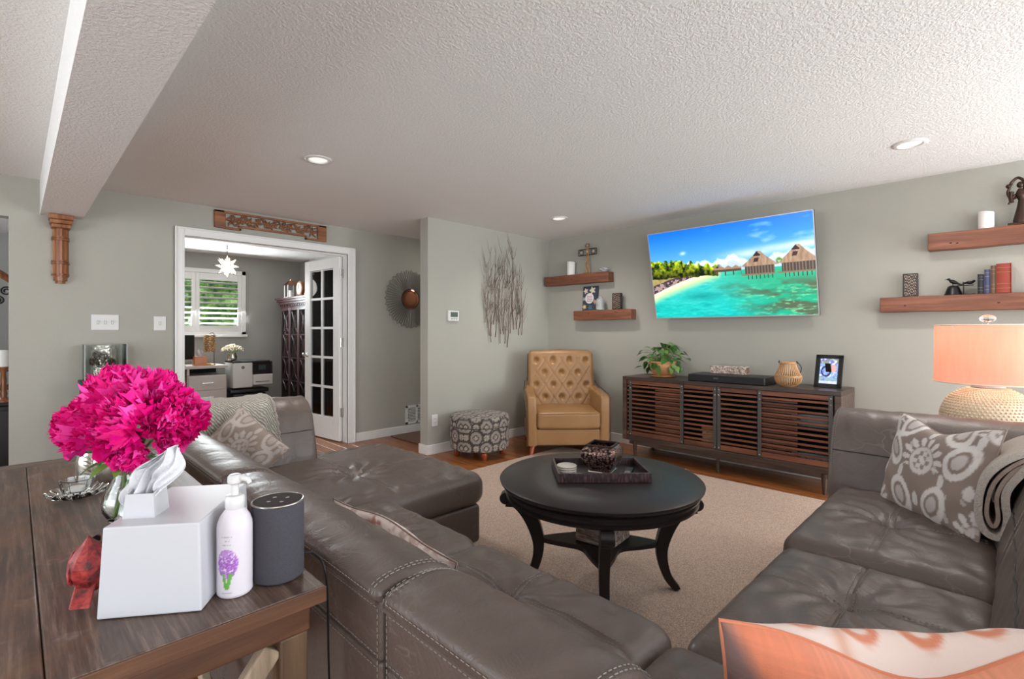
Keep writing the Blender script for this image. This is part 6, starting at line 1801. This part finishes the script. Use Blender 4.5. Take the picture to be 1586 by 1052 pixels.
# china cabinet against the office's right wall, facing -x
cab = thing('china_cabinet', 'dark mahogany china cabinet with gothic glass doors in the office', 'cabinet', (3.06, 7.64, 0))
def kb(n, b, m=M['mahog'], bv=.004, par=cab): return obj(n, G().box(*b), m, par, smooth=False, bevel=bv)
cy0, cy1, cz = -.36, .70, 1.80
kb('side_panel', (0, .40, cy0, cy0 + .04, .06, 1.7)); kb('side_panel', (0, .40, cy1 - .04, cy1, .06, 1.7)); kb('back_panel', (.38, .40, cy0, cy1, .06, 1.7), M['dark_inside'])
kb('base', (-.02, .40, cy0 - .02, cy1 + .02, 0, .09)); kb('top', (.0, .40, cy0, cy1, 1.64, 1.68))
for i, (w_, z0, z1) in enumerate(((.015, 1.66, 1.70), (.03, 1.70, 1.735), (.055, 1.735, 1.77), (.075, 1.77, 1.80))): kb('cornice', (-w_, .40, cy0 - w_, cy1 + w_, z0, z1))
for i in range(16): y = cy0 + .04 + i * (cy1 - cy0 - .08) / 15; obj('dentil', G().box(-.028, .0, y - .017, y + .017, 1.665, 1.695), M['mahog'], cab, smooth=False)
for z in (.42, .76, 1.10, 1.40): kb('inner_shelf', (.04, .38, cy0 + .04, cy1 - .04, z, z + .015))
for k in range(3):
    ya_ = cy1 - .02 - (k + 1) * .34; yb_ = ya_ + .335
    dd = node('glass_door', cab)
    def kd(n, b, m=M['mahog']): return obj(n, G().box(*b), m, dd, smooth=False, bevel=.003)
    kd('frame', (-.012, .012, ya_, ya_ + .035, .10, 1.64)); kd('frame', (-.012, .012, yb_ - .035, yb_, .10, 1.64)); kd('frame', (-.012, .012, ya_ + .035, yb_ - .035, 1.60, 1.64)); kd('frame', (-.012, .012, ya_ + .035, yb_ - .035, .10, .15))
    kd('pane', (-.002, .002, ya_ + .035, yb_ - .035, .15, 1.60), M['pane'])
    g = G(); m_ = (ya_ + yb_) / 2; w_ = .13
    for zc in (.50, .86, 1.22): g.box(-.008, .008, ya_ + .03, yb_ - .03, zc - .008, zc + .008)
    for zc in (.50, .86, 1.22):
        for s in (-1, 1):
            g.tube(spline([(0, m_ + s * w_, zc + .02), (0, m_ + s * .03, zc + .13), (0, m_, zc + .30)], 5), .007, 6)
            g.tube(spline([(0, m_ + s * w_, zc - .02), (0, m_ + s * .05, zc - .08), (0, m_, zc - .16)], 5), .007, 6)
            g.tube(spline([(0, m_ + s * .02, zc + .0), (0, m_ + s * .055, zc + .12), (0, m_ + s * .03, zc + .24), (0, m_ + s * .10, zc + .36)], 5), .005, 6)
    obj('gothic_tracery', g, M['mahog'], dd)
r_ = random.Random(12); cols = [(196, 120, 84), (216, 190, 160), (176, 84, 60), (230, 214, 190)]
for i, (y, z) in enumerate([(y, z) for z in (.436, .776, 1.116) for y in (-.12, .2, .5)]):
    t = thing('teacup', '%s cup, %s cabinet shelf in the office, %s from the window' % (['russet', 'cream', 'brick red', 'ivory'][i % 4], ['lower', 'middle', 'upper'][i // 3], ['third', 'second', 'first'][i % 3]), 'cup', (3.22, 7.64 + y, z), group='china cups inside the dark office cabinet')
    c_ = cols[i % 4]
    obj('cup', G().lathe([(.025, 0), (.03, .006), (.05, .05), (.055, .09), (.05, .09), (.0001, .01)], 20), plain('china_%d' % (i % 4), c_, .3), t)
    g = G().tube([(0, .05 + .02 * sin(k * pi / 6), .05 + .025 * cos(k * pi / 6)) for k in range(7)], .004, 6); obj('handle', g, plain('china_h%d' % (i % 4), c_, .3), t)
t = thing('lantern', 'copper roofed white lantern on top of the dark office cabinet', 'lantern', (3.10, 8.05, 1.80))
for sx in (-1, 1):
    for sy in (-1, 1): obj('corner_post', G().box(sx * .07 - .006, sx * .07 + .006, sy * .07 - .006, sy * .07 + .006, 0, .20), M['white'], t, smooth=False)
obj('base', G().box(-.08, .08, -.08, .08, 0, .012), M['white'], t, smooth=False)
g = G().add([(-.09, -.09, .2), (.09, -.09, .2), (.09, .09, .2), (-.09, .09, .2), (-.03, -.03, .27), (.03, -.03, .27), (.03, .03, .27), (-.03, .03, .27)], [(0, 1, 5, 4), (1, 2, 6, 5), (2, 3, 7, 6), (3, 0, 4, 7), (4, 5, 6, 7), (3, 2, 1, 0)]); g.tube([(.0, .02 * cos(k * pi / 6), .27 + .03 * sin(k * pi / 6)) for k in range(7)], .004, 6)
obj('roof', g, M['copper'], t, smooth=False)
obj('candle', G().cyl((0, 0, .012), (0, 0, .12), .035, n=18), M['candle'], t)
t = thing('mantel_clock', 'round face brown mantel clock on top of the dark office cabinet', 'clock', (3.12, 7.70, 1.80))
obj('case', G().cyl((-.03, 0, .13), (.12, 0, .13), .115, n=36), M['corbel'], t); obj('dial', G().cyl((-.036, 0, .13), (-.030, 0, .13), .09, n=36), plain('ivory_dial', (214, 196, 166), .4), t)
obj('foot', G().box(-.03, .12, -.1, .1, 0, .03), M['corbel'], t, smooth=False, bevel=.004)
g = G().box(-.039, -.036, -.003, .003, .13, .195); g.box(-.039, -.036, 0, .05, .127, .133); obj('hand', g, M['black'], t, smooth=False)
t = thing('winged_figurine', 'tall copper toned figurine on top of the cabinet beside the clock', 'figurine', (3.12, 7.42, 1.80))
obj('robe', G().lathe([(.07, 0), (.065, .02), (.05, .12), (.035, .2), (.03, .25), (.012, .28)], 20), M['copper'], t); obj('head', G().ell((0, 0, .31), (.028, .028, .034), 14, 10), M['copper'], t)
for s in (-1, 1): obj('wing', G().ell((.02, s * .05, .24), (.012, .035, .11), 12, 8), M['copper'], t)

# ---------------------------------------------------------------- glimpse through the left opening
t = thing('scroll_mirror', 'arched wooden mirror with black iron scrolls seen through the left opening', 'mirror', (-.42, 7.6, 1.30))
g = G().tube(spline([(-.45, 0, .45), (-.2, 0, .66), (0, 0, .70), (.2, 0, .66), (.42, 0, .50)], 6), .035, 8); obj('wooden_arch', g, M['corbel'], t)
def scroll(cx, cz, s, n=1.6):
    g = G().tube([(cx + s * .05 * (1 - k / 40) * cos(k * n * pi / 14), 0, cz + .05 * (1 - k / 40) * sin(k * n * pi / 14)) for k in range(30)], .008, 6)
    obj('iron_scroll', g, M['blackm'], t)
for s in (-1, 1): scroll(s * .36, .40, s); scroll(s * .36, -.28, s); scroll(s * .37, -.42, -s); obj('iron_bar', G().tube([(s * .42, 0, -.6), (s * .42, 0, .45)], .009, 6), M['blackm'], t); scroll(s * .3, .30, -s)
obj('mirror_glass', G().box(-.22, .22, -.005, .005, -.45, .5), M['silver'], t, smooth=False); obj('backing_panel', G().box(-.24, .24, .006, .02, -.5, .52), M['black'], t, smooth=False)
g = G().box(-.45, .45, -.02, .04, -.66, -.6); obj('lower_bar', g, M['corbel'], t, smooth=False, bevel=.004)
t = thing('dark_sideboard', 'black sideboard seen through the left opening', 'sideboard', (-.38, 6.6, 0))
obj('carcass', G().soft((.5, .25, .29), .01, (1, 1, 1), 2, c=(0, 0, .31)), M['black'], t); obj('top', G().soft((.52, .27, .014), .004, (1, 1, 1), 2, c=(0, 0, .614)), M['espresso'], t)
for s in (-1, 1):
    dr = obj('door', G().soft((.235, .008, .25), .004, (1, 1, 1), 2, c=(s * .245, -.256, .31)), M['espresso'], t); obj('knob', G().ell((s * .04, -.272, .34), (.012, .012, .012), 10, 6), M['chrome'], dr)
t = thing('wooden_candlestick', 'turned wooden candlestick with a white candle seen through the left opening', 'candlestick', (-.068, 6.42, .6285))
obj('stick', G().lathe([(.045, 0), (.045, .015), (.03, .03), (.02, .05), (.026, .08), (.016, .11), (.022, .2), (.016, .26), (.028, .29), (.04, .31), (.04, .32), (.0001, .32)], 24), M['corbel'], t)
obj('candle', G().cyl((0, 0, .32), (0, 0, .47), .032, .031, 24), M['candle'], t)
t = thing('white_vase', 'white rounded vase on the black sideboard through the left opening', 'vase', (-.20, 6.55, .6285))
obj('body', G().lathe([(.05, 0), (.09, .05), (.1, .14), (.08, .24), (.05, .30), (.045, .33), (.04, .33), (.045, .30), (.0001, .05)], 32), M['white_ceramic'], t)
g = G()
for i in range(7): a = i * .9; g.tube([(0, 0, .28), (.03 * cos(a), .03 * sin(a), .36), (.08 * cos(a), .08 * sin(a), .42)], .003, 5)
obj('stem', g, M['stem'], t)
